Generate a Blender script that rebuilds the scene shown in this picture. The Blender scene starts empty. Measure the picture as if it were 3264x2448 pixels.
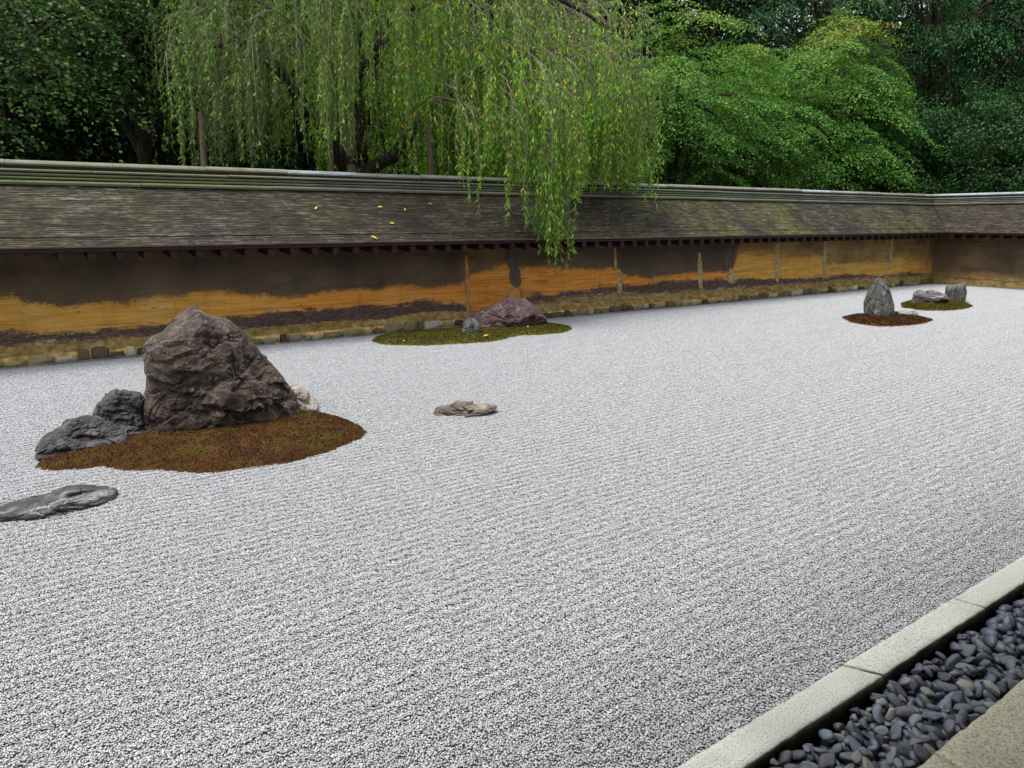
import bpy, bmesh, math, random
import numpy as np
from mathutils import Vector, noise as mn
rng = np.random.default_rng(7)
random.seed(7)
R = math.radians
scene = bpy.context.scene
COL = scene.collection

# ------------------------------------------------------------------ camera, sky, sun, exposure
cam_d = bpy.data.cameras.new('camera')
cam = bpy.data.objects.new('camera', cam_d)
COL.objects.link(cam)
cam.location = (0, 0, 1.5)
cam.rotation_euler = (R(90 - 12.4), 0, R(55.48 - 90))
cam_d.sensor_width = 36
cam_d.lens = 743 / 1024 * 36
cam_d.clip_start = .05
cam_d.clip_end = 800
scene.camera = cam

SUN_EL, SUN_AZ = 76, 160           # direction the light comes from, degrees from +X towards +Y
world = bpy.data.worlds.new('World')
scene.world = world
world.use_nodes = True
wn = world.node_tree
for n in list(wn.nodes): wn.nodes.remove(n)
sky = wn.nodes.new('ShaderNodeTexSky')
sky.sky_type = 'NISHITA'
sky.sun_disc = False
sky.sun_elevation = R(SUN_EL)
sky.sun_rotation = R(90 - SUN_AZ)
sky.air_density = 1.2
sky.dust_density = 3
hs = wn.nodes.new('ShaderNodeHueSaturation')
hs.inputs['Saturation'].default_value = .35     # overcast: the blue of the sky is veiled by cloud
bg = wn.nodes.new('ShaderNodeBackground')
bg.inputs['Strength'].default_value = .13
wo = wn.nodes.new('ShaderNodeOutputWorld')
wn.links.new(sky.outputs[0], hs.inputs['Color'])
wn.links.new(hs.outputs[0], bg.inputs[0])
wn.links.new(bg.outputs[0], wo.inputs[0])
sun_d = bpy.data.lights.new('sun', 'SUN')
sun_d.energy = 1.5
sun_d.angle = R(35)
sun_d.color = (1, .975, .94)
sun = bpy.data.objects.new('sun', sun_d)
COL.objects.link(sun)
sdir = Vector((math.cos(R(SUN_EL)) * math.cos(R(SUN_AZ)), math.cos(R(SUN_EL)) * math.sin(R(SUN_AZ)), math.sin(R(SUN_EL))))
sun.rotation_euler = sdir.to_track_quat('Z', 'Y').to_euler()
scene.view_settings.view_transform = 'Standard'
scene.view_settings.look = 'None'
scene.view_settings.gamma = 1
scene.view_settings.use_curve_mapping = False
scene.view_settings.exposure = 1.2

# ------------------------------------------------------------------ helpers
def tag(o, label=None, cat=None, group=None, kind=None):
    if label: o['label'] = label
    if cat: o['category'] = cat
    if group: o['group'] = group
    if kind: o['kind'] = kind
    return o

def empty(name, loc=(0, 0, 0), rz=0):
    o = bpy.data.objects.new(name, None)
    COL.objects.link(o)
    o.location = loc
    o.rotation_euler = (0, 0, rz)
    return o

def link(name, me, parent=None, mat=None):
    if mat is not None and not me.materials: me.materials.append(mat)
    o = bpy.data.objects.new(name, me)
    COL.objects.link(o)
    if parent is not None: o.parent = parent
    return o

def mesh_np(name, V, F, smooth=False, attrs=None):
    """mesh from an (n,3) vertex array and an (m,k) face array (k = 3 or 4)"""
    V = np.ascontiguousarray(V, dtype=np.float32)
    F = np.ascontiguousarray(F, dtype=np.int32)
    me = bpy.data.meshes.new(name)
    m, k = F.shape
    me.vertices.add(len(V)); me.vertices.foreach_set('co', V.ravel())
    me.loops.add(m * k); me.loops.foreach_set('vertex_index', F.ravel())
    me.polygons.add(m)
    me.polygons.foreach_set('loop_start', np.arange(0, m * k, k, dtype=np.int32))
    me.polygons.foreach_set('loop_total', np.full(m, k, dtype=np.int32))
    me.update(calc_edges=True)
    me.polygons.foreach_set('use_smooth', np.full(m, smooth, dtype=bool))
    for nm, arr in (attrs or {}).items():
        a = me.attributes.new(nm, 'FLOAT', 'POINT')
        a.data.foreach_set('value', np.ascontiguousarray(arr, dtype=np.float32))
    me.validate()
    return me

class Geo:
    """collects quads in numpy blocks, then builds ONE mesh"""
    def __init__(s): s.V = []; s.F = []; s.n = 0; s.A = {}
    def add(s, V, F, **attrs):
        V = np.asarray(V, float); F = np.asarray(F, int)
        s.V.append(V); s.F.append(F + s.n); s.n += len(V)
        for k, v in attrs.items():
            s.A.setdefault(k, []).append(np.broadcast_to(np.asarray(v, float), (len(V),)))
    def box(s, lo, hi, f=lambda p: p):
        x0, y0, z0 = lo; x1, y1, z1 = hi
        V = np.array([[x0,y0,z0],[x1,y0,z0],[x1,y1,z0],[x0,y1,z0],[x0,y0,z1],[x1,y0,z1],[x1,y1,z1],[x0,y1,z1]], float)
        s.add(f(V), [[0,3,2,1],[4,5,6,7],[0,1,5,4],[1,2,6,5],[2,3,7,6],[3,0,4,7]])
    def mesh(s, name, smooth=False):
        return mesh_np(name, np.concatenate(s.V), np.concatenate(s.F), smooth, {k: np.concatenate(v) for k, v in s.A.items()})

def ico(sub):
    bm = bmesh.new()
    bmesh.ops.create_icosphere(bm, subdivisions=sub, radius=1)
    V = np.array([v.co[:] for v in bm.verts]); F = np.array([[v.index for v in f.verts] for f in bm.faces])
    bm.free()
    return V, F
ICO1, ICO2, ICO3 = ico(1), ico(2), ico(3)

def tube(G, pts, rad, k=5):
    pts = np.asarray(pts, float); n = len(pts)
    rad = np.broadcast_to(np.asarray(rad, float), (n,))
    T = np.gradient(pts, axis=0); T /= np.linalg.norm(T, axis=1)[:, None] + 1e-9
    ref = np.array([0, 0, 1.]) if abs(T[0, 2]) < .9 else np.array([1., 0, 0])
    A = np.cross(T, ref); A /= np.linalg.norm(A, axis=1)[:, None] + 1e-9
    B = np.cross(T, A)
    an = np.arange(k) * 2 * np.pi / k
    V = (pts[:, None] + rad[:, None, None] * (np.cos(an)[None, :, None] * A[:, None] + np.sin(an)[None, :, None] * B[:, None])).reshape(-1, 3)
    i = np.arange(n - 1)[:, None] * k; j = np.arange(k)[None]
    F = np.stack([i + j, i + (j + 1) % k, i + k + (j + 1) % k, i + k + j], -1).reshape(-1, 4)
    G.add(V, F)

def fbm(P, f, oc=4, seed=0.):
    off = Vector((seed * 13.1, seed * 7.7, seed * 3.3))
    return np.array([mn.fractal(Vector(p) * f + off, 1.0, 2.0, oc) for p in P])

# ------------------------------------------------------------------ materials
class NT:
    """tiny node-graph writer"""
    def __init__(s, name, rough=.8, spec=.3):
        s.m = bpy.data.materials.new(name); s.m.use_nodes = True
        s.t = s.m.node_tree; s.b = s.t.nodes['Principled BSDF']
        s.b.inputs['Roughness'].default_value = rough
        s.b.inputs['Specular IOR Level'].default_value = spec
        s.tc = s.t.nodes.new('ShaderNodeTexCoord')
    def N(s, t, **kw):
        n = s.t.nodes.new(t)
        for k, v in kw.items(): setattr(n, k, v)
        return n
    def put(s, sock, v):
        if v is None: return
        if hasattr(v, 'is_linked') or isinstance(v, bpy.types.NodeSocket): s.t.links.new(v, sock)
        else: sock.default_value = v
    def coord(s, scale=(1, 1, 1), rot=(0, 0, 0), which='Object'):
        n = s.N('ShaderNodeMapping'); s.t.links.new(s.tc.outputs[which], n.inputs[0])
        n.inputs['Scale'].default_value = scale; n.inputs['Rotation'].default_value = rot
        return n.outputs[0]
    def noise(s, scale, vec=None, detail=4, rough=.55, dist=0., out='Fac'):
        n = s.N('ShaderNodeTexNoise'); n.inputs['Scale'].default_value = scale
        n.inputs['Detail'].default_value = detail; n.inputs['Roughness'].default_value = rough
        n.inputs['Distortion'].default_value = dist
        s.put(n.inputs['Vector'], vec if vec is not None else s.tc.outputs['Object'])
        return n.outputs[out]
    def voro(s, scale, vec=None, feature='F1', out='Distance', rnd=1.):
        n = s.N('ShaderNodeTexVoronoi', feature=feature); n.inputs['Scale'].default_value = scale
        n.inputs['Randomness'].default_value = rnd
        s.put(n.inputs['Vector'], vec if vec is not None else s.tc.outputs['Object'])
        return n.outputs[out]
    def ramp(s, fac, stops, interp='LINEAR'):
        n = s.N('ShaderNodeValToRGB'); n.color_ramp.interpolation = interp
        e = n.color_ramp.elements
        while len(e) < len(stops): e.new(.5)
        for el, (p, c) in zip(e, stops):
            el.position = p; el.color = (c, c, c, 1) if isinstance(c, (int, float)) else (*c, 1)
        s.t.links.new(fac, n.inputs[0]); return n.outputs[0]
    def mix(s, fac, a, b, mode='MIX'):
        n = s.N('ShaderNodeMix', data_type='RGBA', blend_type=mode)
        s.put(n.inputs[0], fac)
        for so, v in ((n.inputs[6], a), (n.inputs[7], b)):
            s.put(so, (*v, 1) if isinstance(v, tuple) and len(v) == 3 else v)
        return n.outputs[2]
    def math(s, op, a, b=None, c=None):
        n = s.N('ShaderNodeMath', operation=op)
        for so, v in zip(n.inputs, (a, b, c)): s.put(so, v)
        return n.outputs[0]
    def attr(s, name): return s.N('ShaderNodeAttribute', attribute_name=name).outputs['Fac']
    def rpi(s): return s.N('ShaderNodeNewGeometry').outputs['Random Per Island']
    def objrand(s): return s.N('ShaderNodeObjectInfo').outputs['Random']
    def color(s, c): s.put(s.b.inputs['Base Color'], (*c, 1) if isinstance(c, tuple) else c)
    def bump(s, h, dist=.01, strength=1.):
        n = s.N('ShaderNodeBump'); n.inputs['Distance'].default_value = dist; n.inputs['Strength'].default_value = strength
        s.t.links.new(h, n.inputs['Height']); s.t.links.new(n.outputs[0], s.b.inputs['Normal'])

def leaf_mat(name, stops, trans=.3, rough=.5, big=None, bigscale=.8, tip=None):
    """stops: colour over the random value of each leaf; big: (colour, amount) laid in by a soft large noise"""
    g = NT(name, rough, .18)
    c = g.ramp(g.rpi(), stops)
    if big:
        c = g.mix(g.ramp(g.noise(bigscale, detail=3), [(.42, 0.), (.6, big[1])]), c, big[0])
    if tip: c = g.mix(g.math('MULTIPLY', g.attr('tip'), g.ramp(g.rpi(), [(.15, .25), (.9, 1.)])), c, tip)
    g.color(c)
    tr = g.N('ShaderNodeBsdfTranslucent'); g.put(tr.inputs[0], c)
    ms = g.N('ShaderNodeMixShader'); ms.inputs[0].default_value = trans
    out = g.t.nodes['Material Output']
    g.t.links.new(g.b.outputs[0], ms.inputs[1]); g.t.links.new(tr.outputs[0], ms.inputs[2])
    g.t.links.new(ms.outputs[0], out.inputs[0])
    return g.m

M = {}
# white gravel
g = NT('gravel_stone', .75, .25)
c = g.ramp(g.rpi(), [(0, (.09, .088, .09)), (.03, (.22, .18, .15)), (.08, (.32, .31, .28)), (.2, (.36, .40, .39)), (.34, (.45, .42, .46)), (.5, (.43, .47, .48)), (.62, (.49, .475, .44)), (.74, (.455, .50, .48)), (.86, (.54, .52, .57)), (1, (.63, .65, .66))])
g.color(c); M['gravel'] = g.m
g = NT('gravel_bed', .9)
g.color(g.ramp(g.noise(260, detail=2), [(.35, (.045, .045, .044)), (.65, (.11, .11, .108))])); M['gravel_bed'] = g.m
# soil / forest floor
g = NT('soil', .95, 0.); g.color(g.ramp(g.noise(3, detail=8), [(.3, (.012, .011, .007)), (.7, (.035, .03, .018))])); g.bump(g.noise(6, detail=6), .1); M['soil'] = g.m
# granite kerb and paving
g = NT('kerb_granite', .8, .3)
n1 = g.noise(1.5, detail=4); n2 = g.noise(170, detail=3, rough=.7); n3 = g.voro(240)
c = g.ramp(n1, [(.3, (.40, .40, .35)), (.7, (.58, .575, .51))])
c = g.mix(g.ramp(n2, [(.36, .85), (.48, 0.)]), c, (.17, .16, .13)); c = g.mix(g.ramp(n2, [(.6, 0.), (.7, .6)]), c, (.66, .64, .58))
c = g.mix(g.ramp(g.noise(9, detail=6, rough=.7), [(.55, 0.), (.72, .35)]), c, (.25, .24, .15))
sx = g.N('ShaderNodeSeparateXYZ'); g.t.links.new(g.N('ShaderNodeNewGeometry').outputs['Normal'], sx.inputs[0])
side = g.ramp(g.math('ABSOLUTE', sx.outputs[2]), [(.35, 1.), (.75, 0.)])  # upright faces coloured dark brown, side shade put into the colour
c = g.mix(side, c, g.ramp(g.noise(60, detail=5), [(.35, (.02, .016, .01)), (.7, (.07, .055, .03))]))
g.color(c); g.bump(g.noise(380, detail=3), .0012); M['kerb'] = g.m
g = NT('paving_granite', .8, .3)
n2 = g.noise(150, detail=3, rough=.7)
c = g.ramp(g.noise(2.2, detail=4), [(.3, (.32, .30, .21)), (.7, (.44, .41, .30))])
c = g.mix(g.ramp(n2, [(.38, .8), (.5, 0.)]), c, (.10, .10, .08)); c = g.mix(g.ramp(n2, [(.58, 0.), (.68, .6)]), c, (.58, .55, .42))
g.color(c); g.bump(g.noise(300, detail=3), .0012); M['paving'] = g.m
# dark pebbles
g = NT('pebble_stone', .42, .5)
c = g.ramp(g.objrand(), [(0, (.055, .065, .09)), (.3, (.10, .115, .15)), (.55, (.15, .155, .19)), (.7, (.085, .09, .095)), (.84, (.21, .21, .18)), (.92, (.15, .19, .25)), (1, (.30, .29, .25))])
c = g.mix(g.ramp(g.noise(70, detail=4, dist=.6), [(.45, 0.), (.75, .45)]), c, (.17, .18, .19))
c = g.mix(g.ramp(g.noise(300, detail=2), [(.4, .3), (.6, 0.)]), c, (.02, .02, .022))
g.color(c); g.bump(g.noise(200, detail=4), .0012); M['pebble'] = g.m
# dark wet dirt in the trench
g = NT('trench_dirt', .9); g.color((.02, .018, .015)); M['dirt'] = g.m
# timber etc
g = NT('red_timber', .7); v = g.coord((2, 30, 30))
g.color(g.ramp(g.noise(3, v), [(.3, (.012, .005, .004)), (.7, (.040, .012, .008))])); M['red_timber'] = g.m
g = NT('temple_timber', .7); v = g.coord((2, 30, 30)); g.color(g.ramp(g.noise(3, v), [(.3, (.06, .04, .025)), (.7, (.11, .075, .05))])); M['temple_timber'] = g.m
g = NT('temple_plaster', .9); g.color(g.ramp(g.noise(2), [(.3, (.4, .38, .33)), (.7, (.48, .46, .4))])); M['temple_plaster'] = g.m
g = NT('post_bark', .9); v = g.coord((12, 12, 1.2)); nn = g.noise(5, v, detail=6)
g.color(g.mix(g.ramp(g.noise(2.3), [(.4, 0.), (.6, .7)]), g.ramp(nn, [(.3, (.08, .055, .035)), (.7, (.24, .17, .11))]), (.14, .13, .08))); g.bump(nn, .01); M['post_bark'] = g.m
g = NT('tree_bark', .95); v = g.coord((8, 8, 2)); nn = g.noise(4, v, detail=7)
g.color(g.ramp(nn, [(.3, (.018, .014, .01)), (.7, (.07, .055, .042))])); g.bump(nn, .03); M['bark'] = g.m
g = NT('twig_bark', .9); g.color(g.ramp(g.rpi(), [(0, (.07, .055, .04)), (.5, (.17, .14, .10)), (1, (.28, .25, .18))])); M['twig'] = g.m

# ------------------------------------------------------------------ wall materials
def smooth_lt(g, z, edge, w):            # 1 where z is below edge
    d = g.math('SUBTRACT', edge, z)
    n = g.N('ShaderNodeMapRange', interpolation_type='SMOOTHSTEP'); g.t.links.new(d, n.inputs[0])
    n.inputs[1].default_value = -w; n.inputs[2].default_value = w
    return n.outputs[0]
g = NT('clay_wall_plaster', .9, .2)
z = g.attr('height'); warm = g.attr('warm'); soft = g.attr('soft')
streak = g.noise(1, g.coord((1.6, 1.6, 26)), detail=7, rough=.65)
jag = g.noise(3.3, g.coord((1, 1, 1.6)), detail=8, rough=.62)
fine = g.noise(38, g.coord((1, 1, 2.5)), detail=4, rough=.6)
wob = g.math('ADD', g.math('MULTIPLY_ADD', jag, .16, -.08), g.math('MULTIPLY_ADD', streak, .12, -.06))
wob = g.math('ADD', wob, g.math('MULTIPLY_ADD', fine, .10, -.05))
wob = g.math('ADD', wob, g.math('MULTIPLY_ADD', g.noise(10, g.coord((1, 1, 1.4)), detail=7, rough=.75), .14, -.07))
wob = g.math('ADD', wob, g.math('MULTIPLY_ADD', g.noise(90, detail=3, rough=.7), .16, -.08))
zz = g.math('ADD', z, wob)
cloud = g.noise(1.3, detail=5, rough=.6)
top = g.mix(warm, g.ramp(cloud, [(.3, (.040, .034, .029)), (.55, (.072, .056, .044)), (.75, (.125, .092, .062))]),  # upper zone: real staining, plus eave shade darkened into its colour
            g.ramp(cloud, [(.3, (.17, .105, .042)), (.55, (.30, .19, .07)), (.75, (.40, .27, .11))]))
ochre = g.mix(g.math('MULTIPLY_ADD', g.noise(.8, detail=4), .5, g.math('ADD', g.attr('yellow'), -.25)), g.ramp(streak, [(.3, (.44, .145, .025)), (.5, (.66, .24, .035)), (.7, (.78, .34, .07))]),
              g.ramp(streak, [(.3, (.38, .20, .035)), (.5, (.58, .32, .055)), (.7, (.70, .42, .10))]))
purple = g.ramp(g.noise(14, g.coord((1, 1, 3)), detail=6), [(.3, (.055, .036, .030)), (.55, (.10, .068, .055)), (.75, (.20, .13, .085))])
tan = g.ramp(g.noise(7, g.coord((1, 1, 3)), detail=8, rough=.7), [(.3, (.10, .07, .03)), (.5, (.28, .19, .085)), (.7, (.52, .40, .26))])
m1 = g.mix(soft, smooth_lt(g, zz, g.attr('ub'), .03), smooth_lt(g, zz, g.attr('ub'), .22))
drip = g.noise(1, g.coord((9, 9, .5)), detail=6, rough=.7)
seep = g.math('MULTIPLY', smooth_lt(g, g.math('ADD', z, g.math('MULTIPLY_ADD', cloud, .5, -.25)), g.math('ADD', g.attr('ub'), .06), .26), g.ramp(drip, [(.35, .15), (.65, .75)]))
top = g.mix(seep, top, (.17, .10, .045))
top = g.mix(g.ramp(g.noise(2.0, g.coord((1, 1, 2.2)), detail=6, rough=.65), [(.52, 0.), (.68, .6)]), top, (.038, .035, .034))
c = g.mix(m1, top, ochre)
c = g.mix(g.math('MULTIPLY', m1, g.ramp(drip, [(.54, 0.), (.7, .45)])), c, (.20, .11, .05))
c = g.mix(g.math('MULTIPLY', m1, g.ramp(g.noise(2.6, g.coord((1, 1, 2)), detail=5), [(.5, 0.), (.65, .5)])), c, (.62, .36, .12))
spot = g.ramp(g.noise(4.2, g.coord((1, 1, 3.6)), detail=7, rough=.7), [(.60, 0.), (.66, .8)])
c = g.mix(g.math('MULTIPLY', spot, m1), c, (.10, .07, .045))
flake = g.ramp(g.noise(9, g.coord((1, 1, 2.2)), detail=8, rough=.8), [(.60, 0.), (.70, .6)])
c = g.mix(g.math('MULTIPLY', flake, g.math('SUBTRACT', 1., m1)), c, (.28, .13, .035))
c = g.mix(smooth_lt(g, zz, g.attr('lb'), .014), c, purple)
c = g.mix(smooth_lt(g, g.math('ADD', z, g.math('MULTIPLY', wob, 1.1)), g.attr('db'), .02), c, tan)
line = g.ramp(g.noise(1, g.coord((.7, .7, 34)), detail=6, rough=.7), [(.36, .5), (.44, 0.)])
c = g.mix(line, c, (.045, .032, .022))
g.color(c); g.bump(g.math('ADD', g.math('MULTIPLY', streak, .6), fine), .012, .9); M['clay'] = g.m

g = NT('plaster_seam', .9, .2)
g.color(g.ramp(g.noise(26, g.coord((1, 1, .6)), detail=7, rough=.7), [(.34, (.12, .09, .05)), (.5, (.36, .27, .13)), (.72, (.55, .46, .28))])); g.bump(g.noise(60), .004); M['seam'] = g.m
g = NT('orange_seam', .9, .2)
g.color(g.ramp(g.noise(16, g.coord((1, 1, .5)), detail=5), [(.3, (.18, .09, .035)), (.5, (.36, .19, .065)), (.7, (.52, .31, .12))])); g.bump(g.noise(60), .004); M['seam_orange'] = g.m
g = NT('grey_patch', .9, .2)
g.color(g.ramp(g.noise(12, detail=5), [(.3, (.06, .048, .042)), (.7, (.12, .095, .08))])); M['patch'] = g.m
g = NT('clay_ledge', .95, .2)
nn = g.noise(9, detail=8, rough=.7)
c = g.ramp(nn, [(.3, (.10, .06, .02)), (.5, (.27, .18, .055)), (.7, (.46, .34, .15))])
c = g.mix(g.ramp(g.noise(2.2, detail=4), [(.54, 0.), (.68, .5)]), c, (.13, .12, .02))
g.color(c); g.bump(nn, .03); M['ledge'] = g.m
g = NT('base_stone', .85, .3)
c = g.ramp(g.objrand(), [(0, (.05, .04, .032)), (.2, (.13, .10, .06)), (.4, (.34, .28, .13)), (.55, (.09, .065, .05)), (.75, (.42, .35, .17)), (.88, (.17, .155, .13)), (1, (.6, .56, .42))])
c = g.mix(g.ramp(g.noise(12, detail=6, rough=.7), [(.5, .0), (.66, .7)]), c, (.045, .035, .022))
c = g.mix(g.ramp(g.noise(5, detail=4), [(.52, 0.), (.68, .8)]), c, (.24, .20, .04))
g.color(c); g.bump(g.noise(18, detail=6), .02); M['base_stone'] = g.m
g = NT('edging_stone', .85); g.color(g.ramp(g.noise(8), [(.3, (.13, .12, .11)), (.7, (.26, .25, .23))])); M['edging'] = g.m

g = NT('bark_shingle', .85, .2)
rp = g.rpi(); reg = g.attr('pale'); grn = g.attr('green')
big = g.noise(.7, g.coord((1, 1, 2)), detail=6, rough=.65); dash = g.noise(1, g.coord((3.2, 3.2, 62)), detail=5, rough=.7)
dash2 = g.noise(1, g.coord((9, 9, 130)), detail=3, rough=.6)
tone = g.math('ADD', g.math('MULTIPLY', dash, .65), g.math('ADD', g.math('MULTIPLY', dash2, .25), g.math('MULTIPLY', rp, .10)))
dk = g.ramp(tone, [(.34, (.008, .006, .004)), (.46, (.024, .018, .012)), (.56, (.050, .039, .027)), (.68, (.13, .11, .085))])
lt = g.ramp(tone, [(.36, (.012, .009, .007)), (.46, (.036, .031, .023)), (.55, (.085, .08, .065)), (.66, (.27, .28, .29))])
fac = g.math('MULTIPLY', g.ramp(big, [(.38, .1), (.58, 1.)]), reg)
c = g.mix(fac, dk, lt)
c = g.mix(g.math('MULTIPLY', g.ramp(g.noise(.9, detail=8, rough=.7), [(.42, 0.), (.66, .8)]), grn), c, g.mix(g.ramp(tone, [(.4, 0.), (.6, 1.)]), (.028, .030, .008), (.14, .14, .035)))
c = g.mix(g.ramp(g.noise(2.2, detail=7, rough=.7), [(.50, 0.), (.64, .75)]), c, (.018, .014, .011))
g.color(c); g.bump(dash2, .004); M['shingle'] = g.m
g = NT('roof_underside', .9); g.color((.03, .015, .01)); M['under'] = g.m
g = NT('eave_edge', .8); g.color(g.ramp(g.noise(6), [(.3, (.10, .075, .055)), (.7, (.2, .15, .11))])); M['eave_edge'] = g.m
def ridge_mat(name, a, b, moss, amt):
    g = NT(name, .75, .3)
    nn = g.noise(1.2, detail=7, rough=.7)
    c = g.ramp(nn, [(.35, a), (.65, b)])
    c = g.mix(g.math('MULTIPLY', g.ramp(g.noise(.45, detail=5, rough=.6), [(.4, 0.), (.58, amt)]), g.attr('mossy')), c, moss)
    c = g.mix(g.ramp(g.noise(14, g.coord((.3, .3, 1)), detail=5), [(.55, 0.), (.7, .5)]), c, (.05, .05, .04))
    g.color(c); g.bump(g.noise(30, detail=4), .004); return g.m
M['ridge_cap'] = ridge_mat('ridge_cap', (.12, .125, .10), (.24, .25, .235), (.12, .135, .06), .7)
M['ridge_cap_west'] = ridge_mat('pale_ridge_cap', (.20, .22, .235), (.34, .37, .40), (.16, .19, .07), .75)
M['ridge_board'] = ridge_mat('ridge_board', (.085, .085, .058), (.17, .175, .145), (.10, .125, .035), .8)

# ------------------------------------------------------------------ stone and moss materials
def rock_mat(name, base, mid, light, vein, rust=None, vscale=5, stretch=(1, 1, 1), rot=(0, 0, 0), vein_amt=.7, patch=None):
    g = NT(name, .8, .3)
    v = g.coord(stretch, rot)
    nn = g.noise(7, v, detail=8, rough=.65, dist=.4)
    c = g.ramp(nn, [(.3, base), (.52, mid), (.72, light)])
    if rust: c = g.mix(g.ramp(g.noise(3.4, detail=7, rough=.7), [(.5, 0.), (.68, .7)]), c, rust)
    dn = g.N('ShaderNodeVectorMath', operation='ADD'); g.put(dn.inputs[0], v)
    sc = g.N('ShaderNodeVectorMath', operation='SCALE'); g.put(sc.inputs[0], g.noise(4, v, detail=5, out='Color')); sc.inputs['Scale'].default_value = .35
    g.t.links.new(sc.outputs[0], dn.inputs[1])
    e = g.voro(vscale, dn.outputs[0], feature='DISTANCE_TO_EDGE')
    mask = g.math('MULTIPLY', g.ramp(e, [(0., vein_amt), (.05, 0.)]), g.ramp(g.noise(2.7, detail=3), [(.45, 0.), (.6, 1.)]))
    c = g.mix(mask, c, vein)
    if patch: c = g.mix(g.ramp(g.noise(11, detail=6, rough=.8), [(.57, 0.), (.63, .8)]), c, patch)
    g.color(c)
    g.bump(g.math('ADD', g.noise(26, v, detail=8, rough=.7), g.math('MULTIPLY', g.ramp(e, [(0., 0.), (.06, 1.)]), .35)), .014, 1.)
    return g.m
M['rock_purple_dark'] = rock_mat('rock_purple_brown', (.020, .014, .012), (.058, .042, .035), (.155, .120, .095), (.33, .27, .20), rust=(.10, .065, .045), vscale=5.5, vein_amt=.5, patch=(.19, .15, .11))
M['rock_black'] = rock_mat('rock_black', (.020, .019, .019), (.056, .052, .051), (.16, .15, .14), (.2, .19, .17), vscale=5, vein_amt=.3)
M['rock_pale'] = rock_mat('rock_pale', (.19, .16, .13), (.36, .31, .27), (.55, .5, .45), (.16, .12, .1), vscale=9)
M['rock_plum'] = rock_mat('rock_plum', (.040, .023, .025), (.105, .066, .067), (.21, .145, .135), (.3, .22, .17), vscale=5, vein_amt=.3, patch=(.42, .34, .23))
M['rock_grey'] = rock_mat('rock_grey', (.03, .03, .027), (.10, .10, .088), (.26, .26, .225), (.34, .33, .30), vscale=6, stretch=(2.6, 2.6, .6), rust=(.12, .105, .08))
M['rock_pale_grey'] = rock_mat('rock_pale_grey', (.14, .15, .14), (.28, .30, .29), (.5, .53, .51), (.6, .6, .58), vscale=8, stretch=(.7, .7, 3), rot=(.2, .5, 0))
M['rock_striped'] = rock_mat('rock_striped', (.028, .026, .026), (.12, .11, .11), (.42, .41, .41), (.45, .44, .43), vscale=7, stretch=(.7, .7, 4), rot=(.3, .1, 0))
M['rock_layered'] = rock_mat('rock_layered', (.035, .026, .024), (.15, .12, .095), (.40, .36, .27), (.06, .045, .04), vscale=7, stretch=(1, 1, 3), rot=(.2, .3, 0))
M['rock_slate'] = rock_mat('rock_slate', (.016, .016, .018), (.07, .067, .07), (.34, .33, .31), (.4, .38, .34), vscale=6, stretch=(.8, 1.2, 2), rot=(.2, 0, .5))
def moss_mat(name, a, b, green, gamt, ochre, oamt=.5):
    g = NT(name, .95, .1)
    c = g.ramp(g.rpi(), [(0, a), (.75, b), (.97, ochre), (1, green)])
    m = g.math('ADD', g.ramp(g.noise(4.5, detail=6, rough=.7), [(.48, 0.), (.62, 1.)]), g.attr('rim'))
    c = g.mix(g.math('MULTIPLY', g.math('MINIMUM', m, 1.), g.ramp(g.rpi(), [(.0, 0.), (.25, gamt), (.7, gamt * .5), (1, gamt)])), c, green)
    c = g.mix(g.ramp(g.noise(3.6, detail=6, rough=.7), [(.46, 0.), (.66, oamt)]), c, ochre)
    c = g.mix(g.ramp(g.noise(24, detail=4, rough=.7), [(.5, 0.), (.7, .6)]), c, a)
    g.color(c); return g.m
M['moss_rust'] = moss_mat('moss_rust', (.026, .010, .005), (.080, .032, .011), (.10, .12, .012), .35, (.17, .085, .014), .22)
M['moss_green'] = moss_mat('moss_green', (.035, .022, .007), (.095, .065, .016), (.085, .15, .016), .8, (.13, .11, .02))
M['moss_russet'] = moss_mat('moss_russet', (.018, .011, .006), (.046, .026, .013), (.09, .075, .015), .3, (.15, .055, .02))
M['moss_olive'] = moss_mat('moss_olive', (.03, .022, .006), (.10, .07, .014), (.10, .12, .02), .6, (.15, .11, .02))

# ------------------------------------------------------------------ foliage materials
M['cherry_leaf'] = leaf_mat('cherry_leaf', [(0, (.065, .19, .015)), (.35, (.14, .36, .025)), (.7, (.26, .52, .035)), (.93, (.42, .58, .05)), (.97, (.62, .50, .04)), (1, (.6, .27, .03))], .42, .55, ((.20, .22, .09), .35), .45, tip=(.13, .155, .075))
M['maple_leaf'] = leaf_mat('maple_leaf', [(0, (.030, .105, .018)), (.5, (.075, .215, .030)), (1, (.21, .42, .07))], .28, .6, ((.15, .25, .03), .45), .4, tip=(.50, .30, .035))
M['maple_dark_leaf'] = leaf_mat('dark_maple_leaf', [(0, (.014, .036, .008)), (.5, (.032, .078, .014)), (1, (.095, .185, .03))], .3, .6)
M['cypress_leaf'] = leaf_mat('cypress_leaf', [(0, (.014, .05, .015)), (.5, (.030, .105, .028)), (1, (.065, .18, .045))], .15, .6)
M['camellia_leaf'] = leaf_mat('camellia_leaf', [(0, (.012, .045, .012)), (.5, (.028, .085, .022)), (1, (.075, .16, .045))], .12, .55)
M['forest_leaf'] = leaf_mat('forest_leaf', [(0, (.005, .016, .004)), (.5, (.010, .032, .007)), (1, (.022, .062, .013))], .2, .6)
g = NT('yellow_leaf', .6); g.color((.62, .44, .04)); M['yellow_leaf'] = g.m
g = NT('ochre_leaf', .6); g.color((.45, .22, .04)); M['ochre_leaf'] = g.m

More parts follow.
